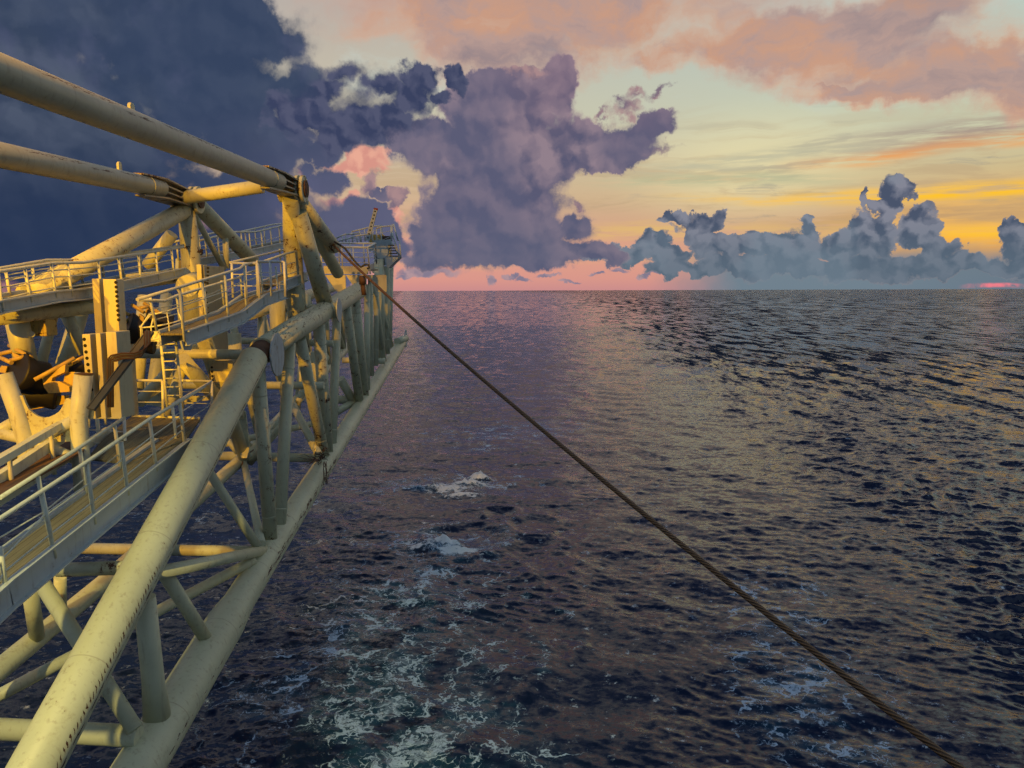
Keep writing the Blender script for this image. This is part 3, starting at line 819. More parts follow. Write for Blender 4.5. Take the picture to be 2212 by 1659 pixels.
for k in range(3):
    c = PX((414, 541 + 3 * k), -14.7); pts = [c + Vector((math.cos(a) * .47 * S, math.sin(a) * .47 * S, .05 * math.sin(2 * a + k))) for a in np.linspace(0, 2 * math.pi, 20)]
    rp.tube(pts, .03, 6, False)
tag(rp.build('lashing_rope', M_rope), 'brown rope lashed round the left pylon column', 'rope')

def arm(label, x, far_px, near_px, head, fork_px, lugs):
    f, n = PX(far_px, x), PX(near_px, x)
    t = thing('suspension_tube', label, 'suspension tube', f, 'suspension tubes running back to the ship')
    n2 = ext(f, n, 9)
    d = (f - n).normalized()
    tube_o = G().tube([n2, n, f], .375 * S, 44).build('main_tube', M_tie, t)
    G().tube([f - d * 1.0, f - d * .97], .39 * S, 44).build('weld_ring', M_worn, t)
    side = Vector((1, 0, 0)); up = side.cross(d).normalized()
    pl = G()
    for hz, wd in ((-.40, .36), (-.14, .30), (.12, .30), (.38, .36)):
        a0 = f - d * (1.5 if abs(hz) > .3 else .35) + up * hz * S; b0 = head + up * hz * .8 * S
        if abs(hz) > .3: a0 = a0 + up * (.02 if hz > 0 else -.02)
        pl.plate([a0 - side * wd * .55 * S, a0 + side * wd * .55 * S, f + up * hz * S + side * wd * S, b0 + side * (wd + .05) * S, b0 - side * (wd + .05) * S, f + up * hz * S - side * wd * S], up, .055)
    pl.build('fork_plate', M_fork, t)
    for lx in lugs:
        c = PX(lx, x); 
        lg = G().plate([c + d * -.10 - up * .1, c + d * .10 - up * .1, c + d * .10 + up * .14, c + d * .05 + up * .20, c - d * .05 + up * .20, c - d * .10 + up * .14], side, .07)
        lg.build('lifting_eye', M_worn, t)
    return t
arm('upper cream suspension tube with a dark row of scrapes, nearest the camera', -9.9, (600, 393), (0, 158), h1, None, [(284, 243), (542, 362)])
arm('lower cream suspension tube farther left, glowing yellow at the edge of view', -14.7, (345, 407), (0, 335), h2, None, [(258, 364)])

# ------------------------------------------------------------------ walkways
def walkway(label, near_x, far_x, edge, posts, rail, height, far_posts=None, mids=(.33, .66), rail2=None, post_r=.038, deck_dz=.06, group='walkways along the truss'):
    """edge: top edge of the near stringer; posts: (top, foot); rail: line of the near top rail"""
    E = [PX(p, near_x) for p in edge]; off = Vector(((far_x - near_x) * S, 0, 0))
    t = thing('walkway', label, 'walkway', E[0], group)
    g = G()
    for a, b in zip(E, E[1:]): g.plate([a, a + off, b + off, b], (b - a).cross(off), .05)
    for v in range(len(g.v)): g.v[v] = g.v[v] - Vector((0, 0, deck_dz))
    g.build('deck', M_deck, t)
    for o, s_ in ((Vector((0, 0, 0)), 1), (off, -1)):
        g = G()
        for a, b in zip(E, E[1:]):
            g.beam(a + o, b + o, .035, height * S, drop=height * S / 2)
            g.beam(a + o + Vector((.05 * s_, 0, .02)), b + o + Vector((.05 * s_, 0, .02)), .13, .04)
            g.beam(a + o + Vector((.05 * s_, 0, -height * S)), b + o + Vector((.05 * s_, 0, -height * S)), .13, .03)
        g.build('stringer', M_blue, t)
    RL = [PX(p, near_x) for p in rail]
    rl = G().tube(RL, .042, 12)
    tops = [PX(a, near_x) for a, b in posts]; feet = [PX(b, near_x) for a, b in posts]
    for m in mids: 
        if len(posts) > 1: rl.tube([f + (t_ - f) * m for t_, f in zip(tops, feet)], .016, 8)
    ro = rl.build('railing', M_rail, t)
    for t_, f in zip(tops, feet): G().tube([f, t_], post_r, 10).build('post', M_rail, ro)
    off2 = off if rail2 is None else Vector((0, 0, 0))
    rl = G().tube([p + off for p in RL] if rail2 is None else [PX(p, far_x) for p in rail2], .042, 12)
    if far_posts is None: tf = [(a + off, b + off) for a, b in zip(tops, feet)]
    else: tf = [(PX(a, far_x), PX(b, far_x)) for a, b in far_posts]
    for m in mids:
        if len(tf) > 1: rl.tube([f + (t_ - f) * m for t_, f in tf], .016, 8)
    ro2 = rl.build('railing', M_rail, t)
    for t_, f in tf: G().tube([f, t_], post_r, 10).build('post', M_rail, ro2)
    return t, E, ro, ro2
q3 = lambda *l: [(z3(*a), z3(*b)) for a, b in l]
q5 = lambda *l: [(z5(*a), z5(*b)) for a, b in l]
q8 = lambda *l: [(z8(*a), z8(*b)) for a, b in l]
q12 = lambda *l: [(z12(*a), z12(*b)) for a, b in l]
# near walkway
e0, e1 = PX(z5(60, 1620), -10.3), PX(z5(1530, 465), -10.3)
wD, ED, _, _ = walkway('near cream walkway with plank deck and wire railings below the V cradle', -10.3, -11.25,
    [(-150, 1405), z5(60, 1620), z5(800, 1038), z5(1560, 440)],
    q5(((-160, 1640), (-110, 1990)), ((0, 1330), (45, 1659)), ((345, 870), (455, 1420)), ((720, 640), (785, 1140)), ((1005, 455), (1062, 900)), ((1240, 275), (1300, 700)), ((1490, 130), (1532, 480))),
    [z5(-160, 1640), z5(0, 1330)][:0] + [(-60, 1168), z5(0, 1095), z5(720, 625), z5(1250, 262), z5(1700, 0)], .56,
    far_posts=q5(((-160, 1000), (-100, 1500)), ((315, 740), (395, 1200)), ((660, 510), (722, 910)), ((950, 320), (1003, 695))),
    rail2=[(-50, 1106), z5(0, 922), z5(660, 505), z5(1030, 258)][1:], mids=(.36, .68), post_r=.043)
# landing at its far end
ld = thing('landing', 'brown plank landing at the head of the near walkway with cross rails', 'landing', PX(z5(1300, 400), -10.6))
Ya = PX(z5(1560, 440), -10.3).y; 
A0 = PX(z5(1040, 690), -11.3); A1 = PX(z5(1090, 250), -12.6); 
f1, f2 = PD(z5(1090, 255), 27.0), PD(z5(1660, 275), 27.0)
nL, nR = PX(z5(740, 560), -12.6), PX(z5(1545, 460), -10.35)
nR = PX(z5(1300, 640), -11.3)
G().plate([f1, f2, PX(z5(1540, 450), -10.36), PX(z5(1040, 640), -11.32), PX(z5(720, 600), -12.6), PX(z5(880, 420), -12.7)], Vector((0, -.17, 1)), .05).build('deck', M_deck, ld)
G().beam(f1, f2, .06, .16).build('toe_plate', M_rail, ld)
def crail(parent, pts, foot, mids=(.4, .7), r=.04):
    """railing with posts: pts are top points, foot the matching feet"""
    g = G().tube(pts, r, 12)
    for m in mids: g.tube([f + (p - f) * m for p, f in zip(pts, foot)], .015, 8)
    o = g.build('railing', M_pale, parent)
    for p, f in zip(pts, foot): G().tube([f, p], .042, 10).build('post', M_pale, o)
    return o
crail(ld, [PD((190, 858), 24), PD((225, 840), 25), PD((272, 822), 26.8), PD((351, 822), 26.8)], [PD((192, 925), 24), PD((228, 918), 25), PD((276, 900), 26.8), PD((353, 900), 26.8)])
crail(ld, [PD((389, 822), 26.8), PD((457, 824), 26.8), PX((372, 874), -10.8)], [PD((394, 902), 26.8), PD((459, 905), 26.8), PX((382, 960), -10.8)])
crail(ld, [PX(z5(700, 250), -13.0), PX(z5(1030, 260), -12.1)], [PX(z5(716, 600), -13.0), PX(z5(1045, 640), -12.1)])
# middle walkway
wB, _, _, _ = walkway('middle grey walkway on the truss with its open caged ladder end', -10.3, -11.1,
    [z8(1300, 1085), z8(2212, 760), z12(740, 1018), z12(1062, 920)],
    q8(((1210, 350), (1292, 1240)), ((1582, 245), (1680, 1070)), ((1962, 140), (2022, 910))) + q12(((455, 560), (495, 1290)), ((690, 510), (745, 1185)), ((925, 590), (965, 1080))),
    [z8(510, 545), z8(1210, 340), z8(2212, 30), z12(455, 560), z12(660, 500), z12(925, 545), z12(1050, 525)][:4] + [z12(690, 520), z12(1050, 525)], .42,
    far_posts=q8(((720, 520), (830, 1060)), ((1165, 478), (1215, 920)), ((1620, 350), (1660, 770))) + q12(((120, 800), (160, 1160)), ((400, 700), (430, 1060)), ((640, 640), (660, 950))),
    rail2=[z8(510, 548), z8(960, 572), z8(1170, 480), z8(2212, 172), z12(400, 720), z12(660, 640)], group='walkways along the truss')
for l_ in (((640, 512), (840, 515), (1048, 520)), ((270, 540), (470, 543), (660, 545))):
    tp_ = [PD(z12(*p), 30.5) for p in l_]; crail(wB, tp_, [p - Vector((0, 0, 1.15)) for p in tp_], (.35, .68), .035)
# upper short walkway
walkway('short grey walkway running up to the foot of the right pylon', -10.4, -11.3,
    [z12(980, 835), z12(1390, 672)], q12(((1055, 410), (1100, 860)), ((1235, 365), (1275, 800))),
    [z12(660, 545), z12(1055, 405), z12(1280, 350)], .4,
    far_posts=q12(((980, 330), (1010, 690)), ((1160, 300), (1185, 640))), rail2=[z12(250, 530), z12(600, 450), z12(1280, 285)])
# left walkway
walkway('long cream walkway at the left edge passing in front of the left pylon', -13.7, -14.7,
    [(-40, 662), z3(0, 690), z3(515, 600), z3(800, 578), z3(1140, 505), z3(1690, 388)],
    q3(((-20, 420), (22, 780)), ((230, 388), (285, 700)), ((472, 340), (515, 655)), ((620, 332), (665, 645)), ((905, 312), (935, 600)), ((1090, 282), (1132, 565)), ((1275, 252), (1300, 525)), ((1432, 228), (1460, 495)), ((1580, 202), (1605, 455))),
    [z3(-60, 425), z3(0, 412), z3(480, 338), z3(770, 330), z3(1690, 188)], .30,
    far_posts=q3(((50, 398), (95, 640)), ((295, 358), (330, 585)), ((580, 318), (615, 555)), ((735, 312), (765, 540)), ((938, 285), (955, 465)), ((1115, 255), (1140, 465)), ((1290, 235), (1310, 430))),
    rail2=[z3(-60, 395), z3(0, 385), z3(430, 310), z3(720, 308), z3(1690, 172)], mids=(.3, .6, .8))
# far-left walkway seen behind the pylons
walkway('pale walkway railing far behind the pylons against the dark sea', -15.6, -16.6,
    [(428, 600), z2(110, 1040), z2(600, 950), z2(930, 880), z2(1300, 800)],
    [(z2(*a), z2(*b)) for a, b in (((90, 870), (110, 1050)), ((170, 850), (190, 1030)), ((285, 830), (305, 1010)), ((500, 785), (515, 960)), ((575, 785), (590, 940)), ((685, 780), (705, 975)), ((770, 745), (790, 955)), ((850, 730), (865, 930)))],
    [z2(60, 880), z2(280, 825), z2(460, 785), z2(640, 785), z2(920, 718), z2(1180, 690)], .3, mids=(.5,))

# caged ladder below the middle walkway
YL = 25.6
lad = thing('caged_ladder', 'pale steel ladder with hoop cage hanging from the middle walkway', 'ladder', PY((378, 880), YL))
for top, bot in (((347, 735), (362, 882)), ((379, 733), (396, 882))):
    G().tube([PY(top, YL), PY(bot, YL)], .04, 10).build('rail', M_rail, lad)
for k in range(8):
    f = (k + .5) / 8
    a = PY((347 + 15 * f, 735 + 147 * f), YL); b = PY((379 + 17 * f, 733 + 149 * f), YL)
    G().tube([a, b], .022, 8).build('rung', M_rail, lad)
cg = G()
hoops = [((333, 674), (386, 664)), ((310, 701), (396, 690)), ((311, 728), (398, 716))]
for (l, r_) in hoops:
    a, b = PY(l, YL - .2), PY(r_, YL - .2); mid = (a + b) / 2; rx = (b - a) / 2
    cg.tube([mid + rx * math.cos(t) + Vector((0, -.75 * math.sin(t), -.1 * math.sin(t))) for t in np.linspace(0, math.pi, 16)], .022, 8)
for t in (0.15, .8, 1.57, 2.3, 3.0):
    pts = []
    for (l, r_) in hoops:
        a, b = PY(l, YL - .2), PY(r_, YL - .2); mid = (a + b) / 2; rx = (b - a) / 2
        pts.append(mid + rx * math.cos(t) + Vector((0, -.75 * math.sin(t), -.1 * math.sin(t))))
    cg.tube(pts, .02, 8)
cg.build('safety_cage', M_rail, lad)
G().box(PY((370, 726), YL + .3), Vector((1, 0, 0)), Vector((0, 1, 0)), Vector((0, 0, 1)), (1.1, .5, .28)).build('top_step', M_rail, lad)
bk = PX((405, 745), -10.35)
G().plate([PX(z8(1225, 1235), -10.4), PX(z8(1440, 1160), -10.4), PX(z8(1385, 1385), -10.4), PX(z8(1265, 1385), -10.4)], Vector((1, 0, 0)), .05).build('bracket', M_blue, lad)

# ------------------------------------------------------------------ roller posts
def post(label, fronts, holes, mat, Y):
    """fronts: (x0, y0, x1, y1, set back, depth)"""
    x0, y0, x1, y1, sb, dp = fronts[0]
    t = thing('roller_post', label, 'support post', PY(((x0 + x1) / 2, y1), Y), 'box posts carrying the pipe rollers')
    for (x0, y0, x1, y1, sb, dp) in fronts:
        a, b = PY((x0, y0), Y + sb), PY((x1, y1), Y + sb); dp *= S
        G().box(Vector(((a.x + b.x) / 2, a.y + dp / 2, (a.z + b.z) / 2)), Vector((1, 0, 0)), Vector((0, 1, 0)), Vector((0, 0, 1)), (abs(b.x - a.x), dp, abs(a.z - b.z))).build('post_plate', mat, t, bevel=.012)
    g = G()
    for (hx, hy) in holes:
        c = PY((hx, hy), Y); g.tube([c + Vector((0, -.006, 0)), c + Vector((0, .02, 0))], .042, 12)
    g.build('bolt_holes', M_hole, t)
    return t
post('bright yellow lit box post standing behind the left walkway', [(222, 603, 259, 735, 0, .5), (198, 602, 223, 735, .15, .35)], [(250 + .75 * k, 610 + 10.1 * k) for k in range(9)], M_box, 24.6)
post('orange lit tall post beside the left pylon column', [(440, 573, 456, 900, 0, 2.2), (424, 571, 441, 700, .2, .6)], [(449 - .2 * k, 579 + 8.3 * k) for k in range(5)] + [(443 + .9 * k, 610 + 11 * k) for k in range(18)], M_box, 30.6)
post('grey green box post in front, nearest of the box posts', [(177, 722, 207, 905, 0, .5), (206, 720, 229, 905, .05, .5), (228, 717, 263, 905, .12, .8)], [(182 + 2.0 * k, 733 + 13.6 * k) for k in range(9)], M_box, 21.8)
post('dim post under the middle walkway with a column of bolt holes', [(453, 778, 508, 905, 0, 1.0)], [(457 + .6 * k, 784 + 9.5 * k) for k in range(8)], M_box, 30.4)
post('narrow orange post with bolt holes right of the nearest box post', [(275, 745, 284, 900, 0, .5)], [(278 + .2 * k, 770 + 10 * k) for k in range(9)], M_box, 26.0)

def roller(label, body, guards, brackets, loc, D):
    t = thing('pipe_roller', label, 'pipe roller', loc, 'pipe rollers between the box posts')
    for (a, b, r0, r1, da, db) in body:
        A_, B_ = PD(a, D + da), PD(b, D + db); m_ = (A_ + B_) / 2
        G().tube([A_, A_ + (B_ - A_) * .06, m_, A_ + (B_ - A_) * .94, B_], [r0 * S * .9, r0 * S, min(r0, r1) * S * .9, r1 * S, r1 * S * .9], 28).build('roller_drum', M_dark, t)
    for gset in guards:
        g = G()
        for (a, b, da, db) in gset: g.tube([PD(a, D + da), PD(b, D + db)], .055, 10)
        g.build('guard_frame', M_yel, t)
    for poly, dd in brackets:
        g = G().plate([PD(p, D + dd) for p in poly], FWD, .16)
        g.build('bracket', M_yel, t)
    return t
r9 = lambda *l: [z9(*p) for p in l]
roller('black pipe roller with yellow guards at the left edge above the V cradle',
    [(z9(290, 880), z9(760, 1010), .62, .52, -.2, .5), (z9(420, 1240), z9(1000, 1330), .5, .42, .6, .9), (z9(1180, 880), z9(1440, 760), .28, .3, .6, .8)],
    [[(z9(160, 440), z9(540, 650), .3, -.2), (z9(-60, 620), z9(200, 740), .3, -.2), (z9(0, 590), z9(290, 520), .2, .2), (z9(180, 700), z9(430, 630), -.1, -.1)],
     [(z9(595, 1035), z9(1290, 660), -.4, .2), (z9(1250, 750), z9(1450, 640), .4, .6)]],
    [(r9((760, 1000), (1160, 770), (1150, 900), (940, 1000), (920, 1060), (1060, 1060), (1230, 1150), (1230, 1240), (870, 1265), (790, 1160)), 0), (r9((1180, 900), (1330, 900), (1300, 1180), (1240, 1240), (1120, 1130), (1140, 990)), .25),
     (r9((240, 560), (400, 630), (430, 700), (290, 700)), .0), (r9((60, 790), (160, 800), (130, 920), (0, 900)), .1), (r9((780, 1330), (1170, 1300), (1150, 1450), (500, 1560), (560, 1420)), .9)], PD(z9(600, 1200), 23.5), 23.5)
r8 = lambda *l: [z8(*p) for p in l]
roller('black pipe roller with yellow guards beside the bright yellow box post',
    [(z8(330, 990), z8(640, 1100), .55, .5, 0, .4), (z8(640, 880), z8(1100, 960), .42, .36, .5, .9), (z8(330, 1250), z8(800, 1300), .36, .36, .7, .9)],
    [[(z8(-10, 775), z8(290, 940), 0, 0), (z8(200, 710), z8(430, 830), .3, .3), (z8(150, 830), z8(310, 770), .1, .3), (z8(270, 920), z8(450, 850), .1, .3)],
     [(z8(415, 630), z8(620, 760), .2, .2), (z8(615, 605), z8(880, 770), .6, .6), (z8(540, 690), z8(690, 660), .3, .5)]],
    [(r8((550, 780), (640, 850), (630, 930), (560, 860)), .1), (r8((160, 960), (250, 1000), (240, 1090), (170, 1050)), .0), (r8((690, 700), (860, 770), (760, 800), (640, 770)), .5)], PD(z8(500, 1150), 27.5), 27.5)
# rusty gearbox below the left walkway
gb = thing('rusty_box', 'rust streaked yellow steel box hanging under the left walkway', 'steel box', PD((85, 722), 24))
gbm = paint('peeling_yellow_paint', (.58, .44, .14), 1.0, grime=.8)
c = PD((86, 700), 24.2)
G().box(c, Vector((1, 0, 0)), Vector((0, 1, 0)), Vector((0, 0, 1)), (.62, .5, .62)).build('housing', gbm, gb, bevel=.02)
G().tube([PD((68, 722), 24), PD((68, 722), 23.7)], .08, 14).build('end_cap', M_paint, gb)
G().tube([PD((106, 662), 24.2), PD((106, 690), 24.2)], .12, 14).build('hanger', M_worn, gb)

# ------------------------------------------------------------------ V cradle, front left
YC = 21.6
vc = thing('pipe_cradle', 'grey green V shaped pipe cradle with crossed tubes beside the near walkway', 'pipe cradle', PY((110, 1010), YC))
C = lambda p, dy=0.0: PY(p, YC + dy)
G().tube([C((8, 808)), C((38, 890)), C((58, 960)), C((60, 1040))], [.20, .20, .2, .2], 26).build('arm', M_rail, vc)
G().tube([C((181, 808)), C((170, 900)), C((176, 1010)), C((180, 1060))], [.205, .2, .2, .2], 26).build('arm', M_rail, vc)
G().tube([C((181, 807.5)), C((181, 806.5))], .21, 26).build('rusty_rim', M_rust, vc)
u = [(40, 854), (51, 854), (56, 869), (63, 882), (73, 892), (84, 899), (96, 902), (108, 900), (120, 895), (130, 888), (137, 877), (143, 862), (145, 860), (156, 860)]
poly = [C(p, .02) for p in u] + [C((166, 1000), .02), C((158, 955), .02), (C((85, 955), .02)), C((60, 955), .02)][:1] + [C((160, 953), .02), C((62, 955), .02)]
G().plate(poly, Vector((0, 1, 0)), .07).build('saddle_plate', M_worn, vc)
G().tube([C((0, 936)), C((70, 951)), C((182, 1000))], .135, 20).build('cross_tube', M_rail, vc)
G().tube([C((-30, 1010), -.05), C((70, 955), -.05), C((166, 904), -.05)], .135, 20).build('cross_tube', M_rail, vc)
G().tube([C((-30, 945), .1), C((30, 912), .1)], .135, 20).build('cross_tube', M_rail, vc)
G().plate([C((10, 985), .1), C((72, 955), .1), C((76, 988), .1), C((92, 1002), .1), C((60, 1030), .1), C((18, 1040), .1)], Vector((0, 1, 0)), .05).build('gusset_plate', M_worn, vc)
# deck beams and grating under the cradle
un = thing('deck_grillage', 'grey steel beams and plates below the pipe cradle', 'steel frame', PX((60, 1060), -12.2))
for a, b, h_ in (((-60, 1072), (170, 920), .30), ((-60, 1118), (235, 930), .24), ((-60, 1030), (140, 912), .2)):
    G().beam(PX(a, -12.2 - h_ * 3), PX(b, -12.2 - h_ * 3), .16, h_ * .8).build('beam', M_rail, un)
for x_, y0 in ((20, 985), (110, 935), (210, 905)):
    G().tube([PX((x_, y0), -12.9), PX((x_ + 8, y0 + 90), -12.9)], .05, 10).build('post', M_rail, un)
G().plate([PX((-60, 1110), -12.0), PX((180, 975), -12.0), PX((190, 930), -14.2), PX((-60, 1040), -14.2)], Vector((0, 0, 1)), .05).build('floor_plate', M_rust, un)

# grey tray and hydraulic pipes
tr = thing('cable_tray', 'grimy grey cable tray slanting down past the nearest box post', 'cable tray', PD((215, 860), 22))
ta, tb_ = PD((325, 716), 22.3), PD((196, 884), 20.4)
G().beam(ta, tb_, .16, .04, up=Vector((0, -1, .4))).build('tray', M_tray, tr)
for s_ in (-1, 1):
    t_ = (tb_ - ta).normalized().cross(Vector((0, -1, .4))).normalized() * .08 * s_
    G().beam(ta + t_, tb_ + t_, .025, .08, up=Vector((0, -1, .4))).build('side_lip', M_tray, tr)
hp = thing('hydraulic_pipes', 'bundle of bent brown hydraulic pipes on the cross tube', 'pipes', PD((300, 780), 24))
for k in range(5):
    d_ = 21.2 + .02 * k; o = 2.9 * k
    path = [(233 + o, 880), (233 + o, 776 + o * .4), (240 + o, 768 + o), (262 + o * .3, 763 + o), (290, 763 + o), (300 - o * .2 + 8, 757 + o), (310 - o * .5 + 8, 748 + o), (316 - o + 8, 742), (316 - o + 8, 715)]
    G().tube([PD(p, d_) for p in path], .019, 8).build('pipe', M_steel if k % 2 else M_rust, hp)

# ------------------------------------------------------------------ far end
tpY = 50
cp = thing('cross_platform', 'orange lit railed platform across the truss above the far chord', 'platform', PY((750, 590), tpY))
lf, rt = PY((700, 583), tpY), PY((796, 584), tpY)
G().plate([lf, rt, rt + Vector((0, 3.0, .1)), lf + Vector((0, 3.0, .1))], Vector((0, 0, 1)), .06).build('deck', M_deck, cp)
G().beam(lf - Vector((0, .05, .0)), rt - Vector((0, .05, .0)), .08, .42).build('edge_beam', M_box, cp)
fr_t = [PY(z11(x, y), tpY) for x, y in ((105, 918), (230, 918), (670, 920), (905, 922), (1200, 925))]
fr_f = [PY(z11(x, 1375), tpY) for x in (130, 262, 690, 925, 1255)]
crail(cp, fr_t, fr_f, (.3, .55, .75), .05)
bk_t = [PY(z11(x, y), tpY + 3) for x, y in ((500, 838), (605, 838), (840, 840), (1120, 842), (1370, 845))]
bk_f = [PY(z11(x, 1270), tpY + 3) for x in (520, 625, 860, 1145, 1395)]
crail(cp, bk_t, bk_f, (.3, .55, .75), .05)
crail(cp, [fr_t[-1], bk_t[-1]], [PY(z11(1265, 1480), tpY), bk_f[-1]], (.3, .55, .75), .05)
for x in (330, 760, 1180):
    a = PY(z11(x, 1500), tpY); G().plate([a, a + Vector((1.1, 0, 0)), a + Vector((1.1, 0, -.9)), a + Vector((.6, 0, -.9))], Vector((0, 1, 0)), .08).build('gusset', M_box, cp)
tY = 57.0
tp = thing('tip_platform', 'grey railed lookout platform with a stair at the far tip of the truss', 'platform', PY((822, 540), tY))
T = lambda x, y, dy=0.0: PY(z11(x, y), tY + dy)
G().plate([T(1330, 870), T(1700, 800), T(1700, 800, 4) + Vector((0, 0, -.3)), T(1330, 870, 4) + Vector((0, 0, -.3))], Vector((0, 0, 1)), .08).build('deck', M_deck, tp)
G().beam(T(1230, 960), T(1480, 850), .1, .34).build('edge_beam', M_blue, tp)
G().beam(T(1480, 850), T(1700, 810), .1, .34).build('edge_beam', M_blue, tp)
G().beam(T(1280, 1390), T(1400, 1320), .3, .5).build('edge_beam', M_blue, tp)
crail(tp, [T(1390, 540), T(1480, 500), T(1690, 478)], [T(1400, 850), T(1510, 930), T(1700, 820)], (.35, .7), .05)
crail(tp, [T(880, 600, 2), T(1040, 560, 2), T(1140, 535, 2), T(1310, 490, 2), T(1500, 475, 2)], [T(900, 830, 2), T(1060, 810, 2), T(1160, 800, 2), T(1330, 790, 2), T(1520, 770, 2)], (.35, .7), .05)
crail(tp, [T(530, 750, 1), T(680, 680, 1), T(750, 655, 1), T(1060, 635, 1)], [T(540, 860, 1), T(690, 850, 1), T(760, 840, 1), T(1075, 820, 1)], (.5,), .05)
crail(tp, [T(600, 800), T(820, 740), T(980, 685), T(1300, 640)], [T(610, 870), T(830, 870), T(1000, 850), T(1320, 840)], (.5,), .05)
G().box(T(1400, 760, 1), Vector((1, 0, 0)), Vector((0, 1, 0)), Vector((0, 0, 1)), (.9, .6, .55)).build('equipment_box', M_yel, tp)
G().box(T(1600, 765, 1), Vector((1, 0, 0)), Vector((0, 1, 0)), Vector((0, 0, 1)), (.6, .6, .4)).build('equipment_box', M_rust, tp)
G().plate([T(1590, 1140), T(1900, 1130), T(1680, 1350), T(1620, 1350)], Vector((0, 1, 0)), 1.2).build('bracket', M_blue, tp)
G().tube([T(1480, 1010, -.4), T(1480, 1010, -.3)], .9 * .5, 24).build('end_plate', M_blue, tp)
G().box(T(1530, 1040, .4), Vector((1, 0, 0)), Vector((0, 1, 0)), Vector((0, 0, 1)), (1.0, .8, 1.5)).build('head_block', M_blue, tp)
stp = G()
for a, b in (((1620, 860), (1650, 1110)), ((1700, 800), (1880, 1130)), ((1745, 440), (1840, 790)), ((1870, 770), (1895, 1130)), ((1700, 560), (1860, 1090)), ((1720, 450), (1705, 800))):
    stp.tube([T(*a), T(*b)], .05, 8)
sto = stp.build('stair', M_pale, tp)
for k in range(5):
    y_ = 885 + 56 * k
    G().beam(T(1640 + 8 * k, y_), T(1760 + 22 * k, y_), .3, .06).build('tread', M_tray, sto)
pole = thing('gauge_post', 'slanting grey post with bolt holes and a red tip at the far end', 'post', T(1200, 800))
pa, pb = T(1205, 790, -.3), T(1375, 150, -.3)
G().beam(pa, pb, .24, .12, up=Vector((0, -1, 0))).build('shaft', M_blue, pole)
G().beam(pb, T(1382, 112, -.3), .245, .125, up=Vector((0, -1, 0))).build('red_tip', M_red, pole)
hg = G()
for f in np.linspace(.1, .95, 8):
    c = pa + (pb - pa) * f + Vector((0, -.063, 0)); hg.tube([c, c - Vector((0, .01, 0))], .05, 10)
hg.build('bolt_holes', M_hole, pole)

# ------------------------------------------------------------------ ropes and hoses
ra = PD((719, 528), 41.0); rb = PD((2090, 1659), 12.0)
rend = rb + (rb - ra).normalized() * 2.0
n = 60; pts = []
for i in range(n + 1):
    f = i / n; p = ra.lerp(rend, f); p.z -= .55 * 4 * f * (1 - f) * .6; pts.append(p)
wr = G().tube(pts, .053, 12, True)
tag(wr.build('wire_rope', M_rope), 'long rusty steel wire rope stretched from the truss down to the lower right', 'wire rope')
sh = G(); c = PD((783, 604), 38.6)
sh.tube([c + Vector((0, -.05, .15)), c + Vector((0, 0, -.2))], .14, 12); sh.tube([c + Vector((0, 0, -.2)), c + Vector((.05, 0, -.65))], .1, 10)
tag(sh.build('rope_clamp', M_rust), 'rusty clamp on the wire rope at the end of the chipped chord', 'clamp')
def tangle(name, label, c, size, n, r, seed, mat, cat='rope'):
    g_ = np.random.default_rng(seed); g = G()
    for _ in range(n):
        p = c + Vector(g_.normal(0, .25, 3) * np.array(size)); d_ = Vector(g_.normal(0, 1, 3)).normalized(); pts = [p.copy()]
        for k in range(7):
            d_ = (d_ + Vector(g_.normal(0, .7, 3))).normalized(); p = p + d_ * min(size) * .22
            pts.append(c + Vector([max(-s_, min(s_, q)) for q, s_ in zip(p - c, size)]))
        g.tube(pts, r * g_.uniform(.6, 1.2), 6, True)
    return tag(g.build(name, mat), label, cat)
tangle('rope_knot', 'frayed brown rope knot where the wire rope leaves the truss', PD((714, 526), 41), (.26, .24, .42), 30, .018, 3, M_rope)
tangle('rope_knot', 'smaller frayed rope bundle just above the wire rope knot', PD((703, 512), 41.2), (.2, .22, .34), 22, .016, 4, M_rope)
tangle('rope_tangle', 'tangled dead rope and branches snagged on the bottom chord node', PX((694, 988), -9.3), (.30, .30, .36), 26, .014, 5, M_rust, 'tangle')
g = G(); g_ = np.random.default_rng(8)
for k in range(12):
    p = z6(1640, 620); q_ = [p]
    a0 = g_.uniform(2.5, 3.9); L = g_.uniform(60, 230)
    for s_ in range(1, 7): q_.append((p[0] + .2083 * L * s_ / 6 * math.cos(a0) + g_.normal(0, 1.2), p[1] - .2083 * L * s_ / 6 * math.sin(a0) * .7 + g_.normal(0, 1.2)))
    g.tube([PX(w_, -9.2 + .3 * g_.normal() * 0) for w_ in q_], [.022 - .003 * i for i in range(7)], 6)
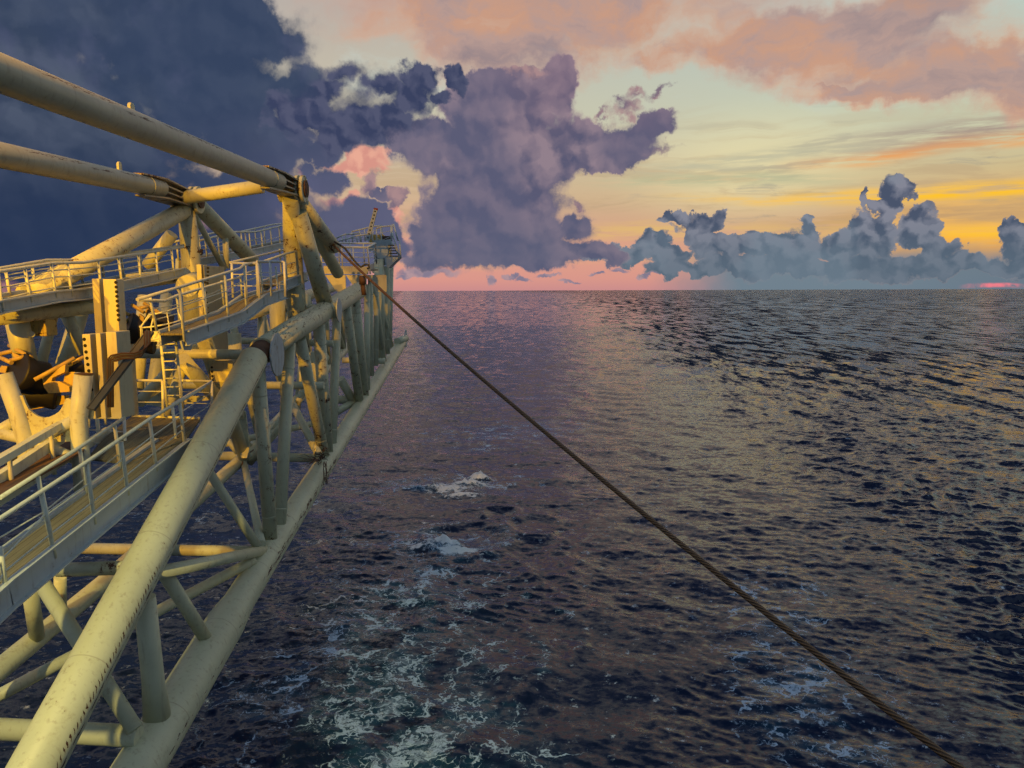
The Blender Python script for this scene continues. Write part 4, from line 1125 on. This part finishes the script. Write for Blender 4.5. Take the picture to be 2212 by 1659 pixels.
for k in range(6):
    p = z6(1690 + 8 * k, 640); q_ = [(p[0] + g_.normal(0, 1.2) + .4 * s_, p[1] + .2083 * s_ * g_.uniform(22, 40)) for s_ in range(7)]
    g.tube([PX(w_, -8.92) for w_ in q_], .012, 6)
tag(g.build('dry_branches', M_rust), 'thin dry brown branches sticking out from the bottom chord node', 'branches')
ho = G().tube([PD(z11(*p), 41) for p in ((430, 870), (470, 830), (540, 825), (640, 880), (740, 950), (840, 1080), (930, 1200), (1000, 1280), (1070, 1335), (1130, 1295), (1190, 1280), (1230, 1300), (1240, 1350), (1200, 1370))], .045, 8)
tag(ho.build('rubber_hose', M_hose), 'black rubber hose looping down across the orange platform', 'hose')
tag(G().tube([PD(z11(*p), 41) for p in ((50, 750), (110, 700), (200, 655), (260, 690), (330, 780))], .03, 8).build('lashing_rope', M_rope), 'thin rope tied across the second brace of the right pylon', 'rope')
rp = G(); c0 = PX(z6(858, 560), -13.5)
rp.tube([PX(z6(*p), -13.4) for p in ((860, 555), (850, 600), (858, 640), (850, 680))], .03, 6); rp.tube([PX(z6(*p), -13.3) for p in ((862, 552), (900, 560), (940, 540), (968, 518))], .03, 6)
tag(rp.build('lashing_rope', M_rope), 'short rope hanging from the lower cross tube node', 'rope')
# ------------------------------------------------------------------ deck floodlights of the vessel (lit, just out of view)
def flood(name, loc, target, watts, colr, size, blend=.4, radius=.12):
    l = bpy.data.lights.new(name, 'SPOT'); l.energy = watts; l.color = colr; l.spot_size = math.radians(size); l.spot_blend = blend; l.shadow_soft_size = radius
    o = bpy.data.objects.new(name, l); col.objects.link(o); o.location = loc
    o.rotation_euler = (Vector(target) - Vector(loc)).to_track_quat('-Z', 'Y').to_euler()
    return o
flood('sodium_floodlight', EYE + Vector((-15.5, -2, 4.6)), EYE + Vector((-21.0, 26.0, -1.5)), 29000, (1, .47, .0), 62, .35)
flood('sodium_floodlight', EYE + Vector((-9.4, -8, 15)), EYE + Vector((-9.9, 26, .6)), 56000, (1, .46, .02), 21, .6)
flood('deck_floodlight', EYE + Vector((-9.0, -2.5, 6.5)), PD((230, 1540), 16), 17500, (1, .80, .26), 44, .7, radius=.25)
